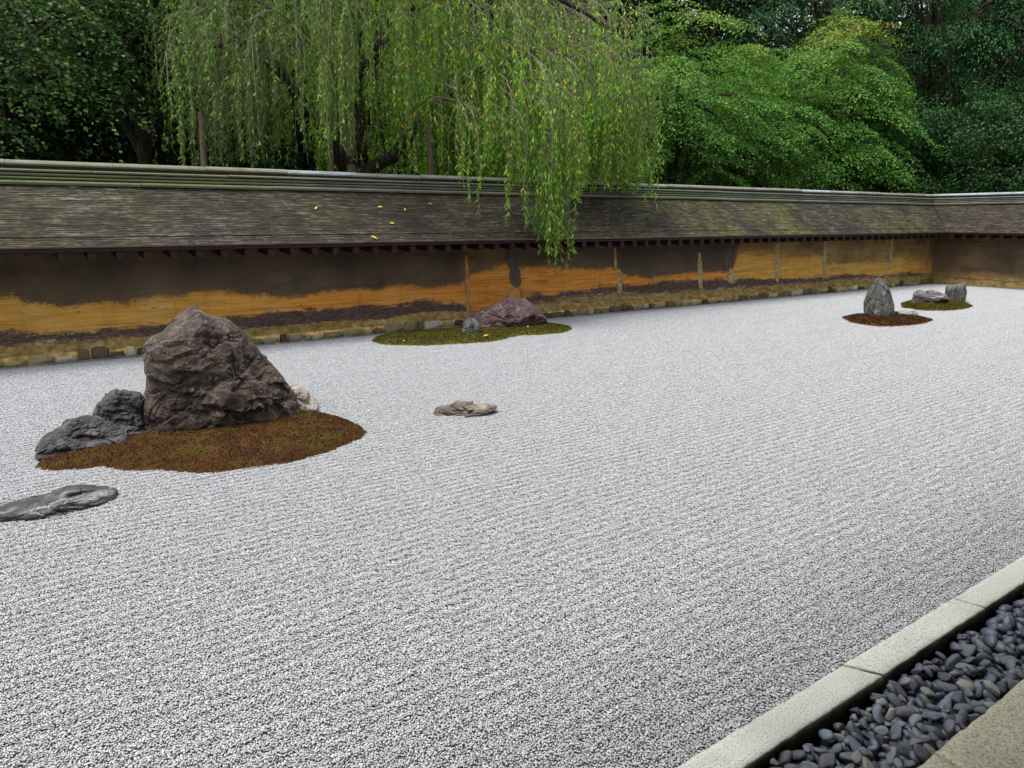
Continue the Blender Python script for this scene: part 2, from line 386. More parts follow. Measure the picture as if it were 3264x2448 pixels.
# ================================================================== GROUND
KA = math.atan(.0194)                 # the kerb runs a touch askew to the long wall
XC, YW = 18.94, 9.29                  # inner foot of the wall corner
G_ = Geo(); G_.box((-300, -300, -.6), (600, 600, -.25))
tag(link('ground', G_.mesh('ground'), None, M['soil']), kind='structure')

def hill(x, y):
    d = np.maximum(0, np.maximum(y - 24, (x - 36) * .9))
    return -.2 + 17 * (1 - np.exp(-(d / 26) ** 1.5)) + .5 * np.sin(x * .3) * np.cos(y * .23) * np.minimum(1, d / 5)
gx, gy = np.meshgrid(np.linspace(-70, 140, 106), np.linspace(11.5, 130, 80))
m1_ = np.stack([gx, gy, hill(gx, gy)], -1).reshape(-1, 3)
def gridF(r, c):
    i = np.arange(r - 1)[:, None] * c + np.arange(c - 1)[None]
    return np.stack([i, i + 1, i + c + 1, i + c], -1).reshape(-1, 4)
tag(link('hillside', mesh_np('hillside', m1_, gridF(80, 106), True), None, M['soil']), kind='structure')

# gravel bed sheet, in the kerb's frame
def kf(P):                            # kerb frame -> world; origin on the kerb's outer line at X = 0
    P = np.asarray(P, float); c, s = math.cos(KA), math.sin(KA)
    return np.stack([P[..., 0] * c - P[..., 1] * s, 1.2008 + P[..., 0] * s + P[..., 1] * c, P[..., 2]], -1)
G_ = Geo(); G_.box((-8, -.06, -.2), (20, 8.6, -.016), kf)
tag(link('gravel_bed', G_.mesh('gravel_bed'), None, M['gravel_bed']), kind='structure')

# a 0.5 m tile of loose stones, three kinds, laid side by side by geometry nodes
def gravel_tile(seed, S=.5, d=.0059):
    r = np.random.default_rng(seed)
    cols = int(S / d); rows = 2 * round(S / (d * .866) / 2); d = S / cols; dy = S / rows
    P = []
    for a in range(rows):
        for b in range(cols):
            P.append(((b + .5 * (a % 2) + r.normal(0, .30)) * d, (a + .5 + r.normal(0, .30)) * dy))
    P = np.array(P); P = P[r.random(len(P)) > .07]
    n = len(P)
    V0, F0 = ICO1
    rad = r.uniform(.0024, .0042, n) * np.where(r.random(n) < .02, 1.45, 1)
    sc = np.stack([rad * r.uniform(.85, 1.35, n), rad * r.uniform(.8, 1.1, n), rad * r.uniform(.6, .85, n)], -1)
    V = V0[None] * sc[:, None] * (1 + r.normal(0, .10, (n, len(V0), 1)))
    a = r.uniform(0, 6.28, n); t = r.normal(0, .35, n)
    ca, sa, ct, st = np.cos(a), np.sin(a), np.cos(t), np.sin(t)
    x, y, z = V[..., 0], V[..., 1], V[..., 2]
    y, z = y * ct[:, None] - z * st[:, None], y * st[:, None] + z * ct[:, None]
    x, y = x * ca[:, None] - y * sa[:, None], x * sa[:, None] + y * ca[:, None]
    hz = -.0108 + r.uniform(-.0034, .0038, n) + .0024 * np.sin(P[:, 1] / S * 2 * np.pi * 8 + .5 * np.sin(P[:, 0] / S * 2 * np.pi))
    V = np.stack([x + P[:, 0:1] - S / 2, y + P[:, 1:2] - S / 2, z + hz[:, None]], -1).reshape(-1, 3)
    F = (F0[None] + (np.arange(n) * len(V0))[:, None, None]).reshape(-1, 3)
    me = mesh_np('gravel_tile', V, F, True); me.materials.append(M['gravel'])
    return bpy.data.objects.new('gravel_tile', me)
tiles = [gravel_tile(s) for s in (1, 2, 3)]
S = .5
pts, rot, var = [], [], []
for i in range(-8, 41):
    for j in range(0, 17):
        pts.append(kf((i * S, -.055 + S / 2 + j * S, 0))); rot.append(KA + rng.integers(0, 2) * np.pi); var.append(rng.integers(0, 3))
pts = np.array(pts)
keep = (pts[:, 0] < XC + .45) & (pts[:, 1] < YW + .45)
pts, rot, var = pts[keep], np.array(rot)[keep], np.array(var)[keep]
me = bpy.data.meshes.new('gravel'); me.from_pydata(pts.tolist(), [], [])
for nm, arr in (('turn', rot), ('kind_of_tile', var)):
    a = me.attributes.new(nm, 'FLOAT', 'POINT'); a.data.foreach_set('value', np.asarray(arr, dtype=np.float32))
gravel = tag(link('gravel', me), kind='stuff', label='white raked gravel covering the whole garden')
ng = bpy.data.node_groups.new('lay_gravel', 'GeometryNodeTree')
ng.interface.new_socket('Geometry', in_out='INPUT', socket_type='NodeSocketGeometry')
ng.interface.new_socket('Geometry', in_out='OUTPUT', socket_type='NodeSocketGeometry')
gi, go = ng.nodes.new('NodeGroupInput'), ng.nodes.new('NodeGroupOutput')
jn = ng.nodes.new('GeometryNodeJoinGeometry')
na = ng.nodes.new('GeometryNodeInputNamedAttribute'); na.data_type = 'FLOAT'; na.inputs[0].default_value = 'kind_of_tile'
nr = ng.nodes.new('GeometryNodeInputNamedAttribute'); nr.data_type = 'FLOAT'; nr.inputs[0].default_value = 'turn'
cx = ng.nodes.new('ShaderNodeCombineXYZ'); ng.links.new(nr.outputs[0], cx.inputs[2])
for k in range(3):
    cmp = ng.nodes.new('FunctionNodeCompare'); cmp.data_type = 'FLOAT'; cmp.operation = 'EQUAL'
    ng.links.new(na.outputs[0], cmp.inputs[0]); cmp.inputs[1].default_value = k; cmp.inputs['Epsilon'].default_value = .1
    ip = ng.nodes.new('GeometryNodeInstanceOnPoints'); oi = ng.nodes.new('GeometryNodeObjectInfo'); oi.inputs[0].default_value = tiles[k]
    oi.inputs[1].default_value = True
    ng.links.new(gi.outputs[0], ip.inputs['Points']); ng.links.new(cmp.outputs[0], ip.inputs['Selection'])
    ng.links.new(oi.outputs['Geometry'], ip.inputs['Instance']); ng.links.new(cx.outputs[0], ip.inputs['Rotation'])
    ng.links.new(ip.outputs[0], jn.inputs[0])
ng.links.new(jn.outputs[0], go.inputs[0])
md = gravel.modifiers.new('lay_gravel', 'NODES'); md.node_group = ng

# ------------------------------------------------------------------ kerb, trench, pebbles, paving
def slab_mesh(name, quad, z0, z1, seed, rough=.004, nx=60, edge=.008):
    """a stone slab over a footprint quad (four (x, y)), top and sides worked a little uneven"""
    q = np.array(quad, float)
    L = np.linalg.norm(q[1] - q[0]); Wd = np.linalg.norm(q[3] - q[0])
    nx = max(8, int(L / .025)); ny = max(6, int(Wd / .02))
    def P(u, v): return (1 - u)[:, None] * (1 - v)[:, None] * q[0] + u[:, None] * (1 - v)[:, None] * q[1] + u[:, None] * v[:, None] * q[2] + (1 - u)[:, None] * v[:, None] * q[3]
    us = np.concatenate([[0], np.linspace(edge / L, 1 - edge / L, nx), [1]]); vs = np.concatenate([[0], np.linspace(edge / Wd, 1 - edge / Wd, ny), [1]])
    U, Vv = np.meshgrid(us, vs); XY = P(U.ravel(), Vv.ravel())
    jx = fbm(np.c_[XY, np.full(len(XY), seed)], 22, 4, seed); jz = fbm(np.c_[XY, np.full(len(XY), seed + 5.)], 14, 4, seed)
    Z = z1 + jz * rough * .5
    bd = (U.ravel() == 0) | (U.ravel() == 1) | (Vv.ravel() == 0) | (Vv.ravel() == 1)
    Z[bd] -= edge * .7
    XY = XY + (jx * rough)[:, None]
    r, c = U.shape
    top = np.c_[XY, Z]; ids = np.arange(r * c).reshape(r, c)
    ring = np.concatenate([ids[0, :], ids[1:, -1], ids[-1, -2::-1], ids[-2:0:-1, 0]])
    G = Geo(); V = top; F = gridF(r, c); n = len(V); rings = [ring]
    for lv in (.33, .66, 1.):
        rv = top[ring].copy(); rv[:, 2] = z1 - edge + (z0 - z1 + edge) * lv
        rv[:, :2] += (fbm(np.c_[rv[:, :2], np.full(len(rv), lv * 3)], 12, 3, seed) * rough * 1.6)[:, None]
        V = np.r_[V, rv]; rings.append(np.arange(len(ring)) + n); n += len(ring)
    for a, b in zip(rings[:-1], rings[1:]):
        F = np.r_[F, np.stack([a, b, np.roll(b, -1), np.roll(a, -1)], -1)]
    G.add(V, F); return G.mesh(name, True)
kerb = tag(empty('kerb', (0, 0, 0)), kind='structure')
joints = [(-6, -6), (-2.2, -2.21), (.55, .57), (2.238, 2.298), (3.038, 3.062), (5.3, 5.31), (8.4, 8.41), (11.6, 11.6), (15, 15), (18.9, 18.9)]
for i in range(len(joints) - 1):
    a, b = joints[i], joints[i + 1]; gp = .0045
    q = kf([(a[1] + gp, -.114, 0), (b[1] - gp, -.114, 0), (b[0] - gp, 0, 0), (a[0] + gp, 0, 0)])[:, :2]
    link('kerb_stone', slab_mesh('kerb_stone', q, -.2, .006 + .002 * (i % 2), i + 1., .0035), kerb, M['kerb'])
pav = tag(empty('paving', (0, 0, 0)), kind='structure')
pj = [-6, -3.4, -1.2, .6, 2.05, 3.7, 5.6, 8.2, 11, 14]
for i in range(len(pj) - 1):
    q = kf([(pj[i] + .004, -1.25, 0), (pj[i + 1] - .004, -1.25, 0), (pj[i + 1] - .004, -.3955, 0), (pj[i] + .004, -.3955, 0)])[:, :2]
    link('paving_stone', slab_mesh('paving_stone', q, -.2, .004 + .002 * (i % 2), i + 30., .006), pav, M['paving'])

trench = tag(empty('drain_trench', (0, 0, 0)), kind='structure')
G_ = Geo(); G_.box((-6, -.40, -.3), (18, -.11, -.13), kf); link('trench_floor', G_.mesh('trench_floor'), trench, M['dirt'])
pm = []
for k in range(9):                    # nine pebble shapes
    V, F = ICO3; r = np.random.default_rng(40 + k)
    for _ in range(7):                # worn flats
        nrm = r.normal(size=3); nrm /= np.linalg.norm(nrm); dd = r.uniform(.45, .8)
        ex = np.maximum(0, V @ nrm - dd); V = V - ex[:, None] * nrm * .8
    V = V * (1 + .10 * fbm(V, 1.1, 2, k + 1)[:, None]) * np.array([1, r.uniform(.55, .85), r.uniform(.38, .58)])
    me = mesh_np('pebble', V, F, True); me.materials.append(M['pebble']); pm.append(me)
# drop pebbles one after another onto a height map, so that each rests on those below
X0, X1, res = .9, 4.9, .006
nxh, nyh = int((X1 - X0) / res), int(.285 / res)
HM = np.full((nxh, nyh), -.125); placed = []
r = np.random.default_rng(5)
for it in range(17000):
    if len(placed) > 1900: break
    a = r.uniform(.017, .038 if it < 9000 else .026) * (1.25 if r.random() < .12 else 1); k = int(r.integers(0, 9)); yaw = r.uniform(0, 6.28)
    cx_, cy_ = r.uniform(0, X1 - X0), r.uniform(.016, .285 - .016)
    ay, az = a * .7, a * .48
    i0, i1 = int((cx_ - a) / res), int((cx_ + a) / res) + 1; j0, j1 = max(0, int((cy_ - a) / res)), min(nyh, int((cy_ + a) / res) + 1)
    i0, i1 = max(0, i0), min(nxh, i1)
    xx, yy = np.meshgrid((np.arange(i0, i1) + .5) * res - cx_, (np.arange(j0, j1) + .5) * res - cy_, indexing='ij')
    u = (xx * math.cos(yaw) + yy * math.sin(yaw)) / a; v = (-xx * math.sin(yaw) + yy * math.cos(yaw)) / ay
    q = 1 - u * u - v * v; ins = q > 0
    if not ins.any(): continue
    hgt = np.sqrt(np.maximum(q, 0)) * az
    sub = HM[i0:i1, j0:j1]
    zc = np.percentile((sub + hgt)[ins], 65)
    if zc + az > -.016: continue
    A = np.c_[xx[ins], yy[ins], np.ones(ins.sum())]; sl = np.linalg.lstsq(A, sub[ins], rcond=None)[0]
    HM[i0:i1, j0:j1] = np.where(ins, np.maximum(sub, zc + hgt), sub)
    placed.append((X0 + cx_, -.3955 + cy_, zc, a, yaw, k, np.clip(-sl[1], -.6, .6), np.clip(sl[0], -.6, .6)))
# which of them show: nothing higher lies over their centre
vis = []
for p in placed:
    i, j = int((p[0] - X0) / res), min(nyh - 1, int((p[1] + .3955) / res))
    vis.append(HM[min(i, nxh - 1), j] < p[2] + p[3] * .48 + .006 and 1.35 < p[0] < 4.1)
order = [i for i, v_ in enumerate(vis) if v_]
order = sorted(order, key=lambda i: placed[i][0])[:285]
rest = Geo(); single = set(order)
from mathutils import Matrix, Euler
for i, p in enumerate(placed):
    wloc = kf((p[0], p[1], p[2]))
    mtx = Matrix.Translation(Vector(wloc)) @ (Matrix.Rotation(-p[6], 4, 'X') @ Matrix.Rotation(-p[7], 4, 'Y')) @ Matrix.Rotation(p[4] + KA, 4, 'Z') @ Matrix.Scale(p[3], 4)
    if i in single:
        o = link('pebble', pm[p[5]], trench); o.matrix_world = mtx
    else:
        V, F = ICO2; A = np.array(mtx); Vs = V * np.array([1, .7, .48]); rest.add(Vs @ A[:3, :3].T + A[:3, 3], np.c_[F, F[:, 2]] if False else F)
o = link('pebbles', rest.mesh('pebbles', True), trench, M['pebble']); o['kind'] = 'stuff'

# ================================================================== TEMPLE behind the viewer, unseen: veranda, posts, deep eaves set to shade the near gravel
temple = tag(empty('temple_building', (0, -3.2, 0)), 'unseen wooden temple hall with deep eaves, set to shade the foreground, over the veranda and stone paving', 'building')
def child_box(name, lo, hi, parent, mat, bev=0, f=lambda p: p):
    G = Geo(); G.box(lo, hi, f); me = G.mesh(name)
    o = link(name, me, parent, mat)
    o.matrix_parent_inverse = Matrix.Translation(-Vector(parent.location))
    return o
def roofpt(y, z0=2.95): return z0 + (1.4 - y) * .34
G = Geo()
for (a, b, t) in ((1.4, -4.6, .16),):
    V = np.array([[-14, a, roofpt(a)], [20, a, roofpt(a)], [20, b, roofpt(b)], [-14, b, roofpt(b)], [-14, a, roofpt(a) + t], [20, a, roofpt(a) + t], [20, b, roofpt(b) + t], [-14, b, roofpt(b) + t]], float)
    G.add(V, [[0,3,2,1],[4,5,6,7],[0,1,5,4],[1,2,6,5],[2,3,7,6],[3,0,4,7]])
o = link('roof', G.mesh('roof'), temple, M['shingle']); o.matrix_parent_inverse = Matrix.Translation(-Vector(temple.location))
child_box('wall', (-14, -3.5, .5), (20, -3.3, 4.9), temple, M['temple_plaster'])
child_box('veranda_floor', (-14, -3.3, .42), (20, -.45, .5), temple, M['temple_timber'])
for x in (-9, -5, -1.4, 3.2, 7.2, 11.2, 15.2):
    child_box('post', (x - .08, -.78, .5), (x + .08, -.62, 3.58), temple, M['temple_timber'])
for i in range(40):
    x = -13.5 + i * .85
    G = Geo(); V = np.array([[x, 1.3, roofpt(1.3) - .1], [x + .07, 1.3, roofpt(1.3) - .1], [x + .07, -3.3, roofpt(-3.3) - .1], [x, -3.3, roofpt(-3.3) - .1],
        [x, 1.3, roofpt(1.3) - .003], [x + .07, 1.3, roofpt(1.3) - .003], [x + .07, -3.3, roofpt(-3.3) - .003], [x, -3.3, roofpt(-3.3) - .003]])
    G.add(V, [[0,3,2,1],[4,5,6,7],[0,1,5,4],[1,2,6,5],[2,3,7,6],[3,0,4,7]])
    o = link('rafter', G.mesh('rafter'), temple, M['temple_timber']); o.matrix_parent_inverse = Matrix.Translation(-Vector(temple.location))

# ================================================================== CLAY WALLS
AR, ZR, BE, ZE = .5775, 2.144, .354, 1.245
def build_wall(name, label, O, T, N, L, UB, LB, DB, warm, soft, pale, green, seed, mossy, footing=True):
    O, T, N = np.array(O, float), np.array(T, float), np.array(N, float)
    root = tag(empty(name, (O[0], O[1], 0)), label, 'wall')
    def W(P):                         # (t along, n towards the garden, z) -> offset from the root
        P = np.asarray(P, float)
        return np.stack([P[..., 0] * T[0] + P[..., 1] * N[0], P[..., 0] * T[1] + P[..., 1] * N[1], P[..., 2]], -1)
    rr = np.random.default_rng(seed)
    # clay body: battered front, dirt ledge at its foot
    ts = np.r_[-.15, -.13, -.12, -.11, -.10, -.09, np.arange(0, L + .01, .12)]; prof = [(-.085, .16), (-.10, .3), (-.11, .6), (-.12, .95), (-.13, 1.3)]
    zs = np.interp(np.linspace(0, 4, 17), range(5), [p[1] for p in prof]); ns = np.interp(zs, [p[1] for p in prof], [p[0] for p in prof])
    TT, ZZ = np.meshgrid(ts, zs); NN = np.repeat(ns[:, None], len(ts), 1)
    TT = np.maximum(TT, NN)
    P = np.stack([TT, NN, ZZ], -1).reshape(-1, 3)
    d = fbm(np.c_[P[:, 0], P[:, 2], np.zeros(len(P))], 1.7, 4, seed) * .006
    P[:, 1] += d
    V = W(P); wx = O[0] + V[:, 0] if abs(T[0]) > .5 else P[:, 0]
    G = Geo()
    nn, nt = TT.shape
    att = dict(height=P[:, 2], ub=np.interp(wx, *UB), lb=np.interp(wx, *LB), db=np.interp(wx, *DB), warm=np.interp(wx, *warm), soft=np.interp(wx, *soft), yellow=np.interp(wx, [0, 2, 3, 4, 5.6, 8.5, 11.6, 11.7, 19], [.95, .7, .35, .3, .05, .1, .2, .9, 1.]) if abs(T[0]) > .5 else np.full(len(P), 1.))
    G.add(V, gridF(nn, nt), **att)
    z0 = {k: 0 for k in att}
    G.box((-2 * AR, -2 * AR + .1, -.1), (L, -.16, 1.30), W)
    for k in att: G.A[k].append(np.zeros(8)); 
    G.A['height'][-1][:] = 1.0
    link('clay_body', G.mesh('clay_body'), root, M['clay'])
    # ledge of eroded clay above the footing
    ts2 = np.arange(-.1, L + .01, .05); nv = np.array([-.012, -.03, -.065, -.105]); 
    TT, NN = np.meshgrid(ts2, nv); zb = np.array([.10, .135, .165, .22]) if footing else np.array([.0, .05, .10, .17])
    h = fbm(np.c_[ts2 * 1., np.zeros(len(ts2)), np.full(len(ts2), seed)], 1.3, 5, seed)
    ZZ = zb[:, None] + h[None] * np.array([.02, .035, .03, .03])[:, None] + rr.normal(0, .004, TT.shape)
    NN = NN + rr.normal(0, .004, TT.shape)
    TT = np.maximum(TT, NN)
    V = W(np.stack([TT, NN, ZZ], -1).reshape(-1, 3)); G = Geo(); G.add(V, gridF(len(nv), len(ts2)))
    if footing: G.box((-.1, -.3, -.1), (L, -.01, .1), W)
    link('clay_ledge', G.mesh('clay_ledge', True), root, M['ledge'])
    # thin edging and the row of footing stones
    G = Geo(); t = .02
    while t < L:
        ln = rr.uniform(.5, 1.1); G.box((t, .035, -.08), (min(t + ln - .006, L), .075 + rr.normal(0, .003), .004 + rr.uniform(0, .008)), W); t += ln
    link('edging', G.mesh('edging'), root, M['edging'])
    t = .03; Vi, Fi = ICO3
    while t < L and footing:
        ln = rr.choice([rr.uniform(.08, .14), rr.uniform(.12, .2), rr.uniform(.18, .3)]); hgt = rr.uniform(.07, .135)
        if rr.random() < .12: hgt *= .6
        B = np.sign(Vi) * np.abs(Vi) ** .42
        B = B * (1 + .17 * fbm(Vi, 1.5, 3, rr.uniform(0, 50))[:, None])
        P = np.stack([B[:, 0] * ln / 2 + t + ln / 2, B[:, 1] * .07 - .035, B[:, 2] * hgt / 2 + hgt / 2 - .006], -1)
        me = mesh_np('base_stone', W(P - [t + ln / 2, 0, 0]), Fi, True)
        o = link('base_stone', me, root, M['base_stone']); o.location = W((t + ln / 2, 0, 0)).tolist()
        t += ln + rr.uniform(.006, .024)
    # roof: deck, shingle courses, eave edge, red fascia, rafters
    nr, zr0 = -AR + .17, ZR - .265
    G = Geo()
    def prism(sec, t0f, t1):          # section list of (n, z), mitred at the corner end
        a = np.array([[n, n, z] for n, z in sec], float)
        a[:, 0] = [t0f(n) for n, z in sec]; b = np.array([[t1, n, z] for n, z in sec]); k = len(sec)
        V = np.r_[a, b]; F = [[i, (i + 1) % k, k + (i + 1) % k, k + i] for i in range(k)]
        return V, F
    mit = lambda n: n
    sec = [(BE - .02, ZE - .03), (nr, zr0 - .03), (-2 * AR - nr, zr0 - .03), (-2 * AR - BE + .02, ZE - .03), (-2 * AR, ZE - .05), (0, ZE - .05)]
    V, F = prism(sec, mit, L); G.add(W(V), F); link('roof_deck', G.mesh('roof_deck'), root, M['under'])
    G = Geo(); NCO = 34
    def course(side, k0):
        f = (lambda n: n) if side > 0 else (lambda n: -2 * AR - n)
        for k in range(NCO):
            s0, s1 = k / NCO, min((k + 1.7) / NCO, 1.02)
            th = .0075 + rr.uniform(-.001, .0015) + (.011 if k in (4, NCO - 2) else 0)
            n0, n1 = BE + (nr - BE) * s0, BE + (nr - BE) * s1; z0_, z1_ = ZE + (zr0 - ZE) * s0, ZE + (zr0 - ZE) * s1
            t = f(n0) - (0 if side > 0 else 0)
            m = int((L - t) / .04)
            ws = rr.uniform(.03, .095, m); te = t + np.cumsum(ws); ta = te - ws; ok = ta < L; ta, te = ta[ok], te[ok]
            if side > 0: ta_top = np.maximum(ta, f(n0))
            h = th * rr.uniform(.8, 1.2, len(ta)); dn = rr.normal(0, .0011, len(ta))
            q = np.stack([np.stack([ta, np.full_like(ta, n0) + dn, z0_ + h - dn * .9], -1), np.stack([te, np.full_like(ta, n0) + dn, z0_ + h - dn * .9], -1),
                          np.stack([te, np.full_like(ta, n1), np.full_like(ta, z1_ + .001)], -1), np.stack([ta, np.full_like(ta, n1), np.full_like(ta, z1_ + .001)], -1),
                          np.stack([ta, np.full_like(ta, n0) + dn, np.full_like(ta, z0_ - .004)], -1), np.stack([te, np.full_like(ta, n0) + dn, np.full_like(ta, z0_ - .004)], -1)], 1)
            if side > 0: pass
            q[..., 1] = f(q[..., 1])
            base = (np.arange(len(ta)) * 6)[:, None, None]
            Fq = (np.array([[0, 1, 2, 3], [4, 5, 1, 0], [4, 0, 3, 3], [5, 2, 1, 1]])[None] + base)
            Fq = Fq[:, :2]
            Vw = W(q.reshape(-1, 3)); xx = O[0] + Vw[:, 0] if abs(T[0]) > .5 else q.reshape(-1, 3)[:, 0]
            G.add(Vw, Fq.reshape(-1, 4), pale=np.interp(xx, *pale), green=np.interp(xx, *green))
    course(1, 0); course(-1, 0)
    o = link('bark_shingles', G.mesh('bark_shingles'), root, M['shingle']); o['kind'] = 'stuff'
    G = Geo(); V, F = prism([(BE + .004, ZE - .002), (BE - .1, ZE + .08), (BE - .1, ZE - .02), (BE - .006, ZE - .02)], mit, L); G.add(W(V), F)
    link('eave_edge', G.mesh('eave_edge'), root, M['eave_edge'])
    G = Geo(); V, F = prism([(BE - .02, ZE - .022), (BE - .05, ZE - .022), (BE - .05, ZE - .062), (BE - .02, ZE - .062)], mit, L); G.add(W(V), F)
    link('fascia_board', G.mesh('fascia_board'), root, M['red_timber'])
    me = None; t = BE + .12
    while t < L:
        if me is None:
            G = Geo(); V = np.array([[-.038, BE - .035, ZE - .155], [.038, BE - .035, ZE - .155], [.034, -.14, ZE - .115], [-.034, -.14, ZE - .115],
                                     [-.038, BE - .035, ZE - .066], [.038, BE - .035, ZE - .066], [.034, -.14, ZE - .03], [-.034, -.14, ZE - .03]])
            G.add(W(V), [[0,3,2,1],[4,5,6,7],[0,1,5,4],[1,2,6,5],[2,3,7,6],[3,0,4,7]]); me = G.mesh('rafter')
        o = link('rafter', me, root, M['red_timber']); o.location = W((t, rr.normal(0, .004), 0)).tolist(); t += .267
    # ridge: four stacked courses and a rounded cap, laid in lengths
    base = ZR - .265
    lay = [(.215, base, .044), (.168, base + .058, .027), (.164, base + .097, .027), (.168, base + .136, .028)]
    for w_, zb_, hh in lay:
        t = -1
        first = True
        while t < L:
            ln = rr.uniform(1.3, 2.0); e = min(t + ln, L) 
            j = rr.normal(0, .0025); sg = .003 * math.sin(t)
            sec = [(-AR + w_ + j, zb_ + sg), (-AR + w_ + .004 + j, zb_ + hh * .55 + sg), (-AR + w_ - .01 + j, zb_ + hh + sg), (-AR - w_ + .01, zb_ + hh + sg), (-AR - w_, zb_ + sg)]
            V, F = prism(sec, (lambda n: n) if first else (lambda n, t=t: t + .002), e - .002)
            V, F = np.array(V), list(F)
            k = len(sec); F = [f for f in F]; 
            G = Geo(); G.add(W(V), F, mossy=np.interp(O[0] + W(V)[:, 0] if abs(T[0]) > .5 else V[:, 0], *mossy))
            me = G.mesh('ridge_board')
            link('ridge_board', me, root, M['ridge_board'])
            t = e; first = False
    G = Geo(); V, F = prism([(-AR + .13, base), (-AR + .13, ZR - .045), (-AR - .13, ZR - .045), (-AR - .13, base)], mit, L); G.add(W(V), F); link('ridge_core', G.mesh('ridge_core'), root, M['under'])
    t = -1; first = True
    an = np.linspace(-.35, np.pi + .35, 11)
    while t < L:
        ln = rr.uniform(.85, 1.1); e = min(t + ln, L); j = rr.normal(0, .003)
        sec = [(-AR + .145 * math.cos(a), ZR - .047 + j + .047 * math.sin(a)) for a in an]
        a0 = np.array([[n if first else t + .002, n, z] for n, z in sec]); b0 = np.array([[e - .002, n, z] for n, z in sec]); k = len(sec)
        V = np.r_[a0, b0]; F = [[i, i + 1, k + i + 1, k + i] for i in range(k - 1)] + [[0, k - 1, 2 * k - 1, k]]
        G = Geo(); G.add(W(V), F, mossy=np.interp(O[0] + W(V)[:, 0] if abs(T[0]) > .5 else V[:, 0], *mossy))
        link('ridge_cap', G.mesh('ridge_cap'), root, M['ridge_cap'] if T[0] < -.5 and rr.random() < .85 else M['ridge_cap_west']); t = e; first = False
    return root, W

UBp = [(-3, .7), (-0.0, 0.722), (0.14, 0.739), (0.21, 0.661), (0.54, 0.598), (1.0, 0.604), (1.18, 0.566), (1.35, 0.618), (1.65, 0.628), (1.99, 0.664), (2.35, 0.648), (2.63, 0.572), (3.12, 0.554), (3.43, 0.567), (3.64, 0.617), (4.15, 0.587), (4.65, 0.616), (4.96, 0.564), (5.5, 0.594), (5.6, 0.588), (5.73, 0.7), (5.96, 0.768), (6.31, 0.853), (6.6, 0.784), (7.06, 0.778), (7.59, 0.749), (8.01, 0.724), (8.6, 0.71), (8.73, 0.614), (8.89, 0.566), (9.36, 0.529), (9.85, 0.535), (10.49, 0.563), (10.65, 0.593), (10.76, 0.552), (11.45, 0.544), (11.59, 0.52), (11.66, 0.92), (12.77, 0.90), (12.96, 0.78), (14.45, 0.76), (14.61, 0.60), (15.8, 0.58), (17.05, 0.55), (17.2, 0.68), (18.97, 0.5)]
LBp = [(-3, .34), (-0.05, 0.349), (0.51, 0.302), (1.45, 0.305), (2.52, 0.366), (3.74, 0.374), (4.64, 0.369), (4.95, 0.396), (5.5, 0.335), (5.64, 0.25), (5.72, 0.14), (6.5, 0.18), (6.68, 0.34), (6.9, 0.37), (7.33, 0.325), (7.46, 0.375), (8.02, 0.40), (8.6, 0.44), (9.25, 0.415), (9.61, 0.449), (10.5, 0.454), (11.32, 0.41), (11.66, 0.404), (12.82, 0.374), (14.5, 0.31), (15.31, 0.351), (17.09, 0.264), (18.16, 0.28), (19.0, 0.2)]
DBp = [(-3, .21), (-0.06, 0.21), (0.5, 0.217), (1.44, 0.187), (2.5, 0.173), (3.09, 0.165), (3.73, 0.177), (4.63, 0.183), (5.61, 0.202), (6.63, 0.235), (7.33, 0.255), (8.02, 0.323), (8.61, 0.314), (9.74, 0.259), (11.62, 0.254), (12.83, 0.234), (14.51, 0.237), (16.4, 0.245), (19.04, 0.169)]
tr = lambda l: ([a for a, b in l], [b for a, b in l])
south, WS = build_wall('long_clay_wall', 'long ochre and dark-stained clay wall, eave shade painted into its top, with shingled roof running behind the gravel', (XC, YW), (-1, 0), (0, -1), XC + 4.5,
    tr(UBp), tr(LBp), tr(DBp), ([5.55, 5.65, 6.3, 6.6, 11.6, 11.7], [.15, .5, .5, .1, .1, .85]), ([11.6, 11.7, 14.4, 14.6, 17, 18], [0, .8, .6, .1, .3, .9]),
    ([0, 2.4, 3.6, 7, 10, 14, 19], [.7, .5, .2, .1, .35, .4, .3]), ([0, 3, 5, 7.5, 9, 15, 19], [.35, .25, .3, .45, .8, 1, .6]), 3,
    ([0, 3.5, 5, 9, 13, 19], [1, .9, .5, .6, .5, 1]))
west, WW = build_wall('end_clay_wall', 'shorter dark clay wall with shingled roof closing the far end beyond the corner', (XC, YW), (0, -1), (-1, 0), 12.5,
    ([0, .5, 1, 2, 12], [.16, .12, .2, .15, .18]), ([0, 12], [.10, .10]), ([0, 12], [.2, .2]), ([0, .8, 1.4, 12], [.42, .35, .2, .15]), ([0, 12], [1, 1]),
    ([0, 12], [.18, .22]), ([0, 1, 12], [.3, .1, .05]), 8, ([0, .8, 12], [.5, .0, .0]), footing=False)
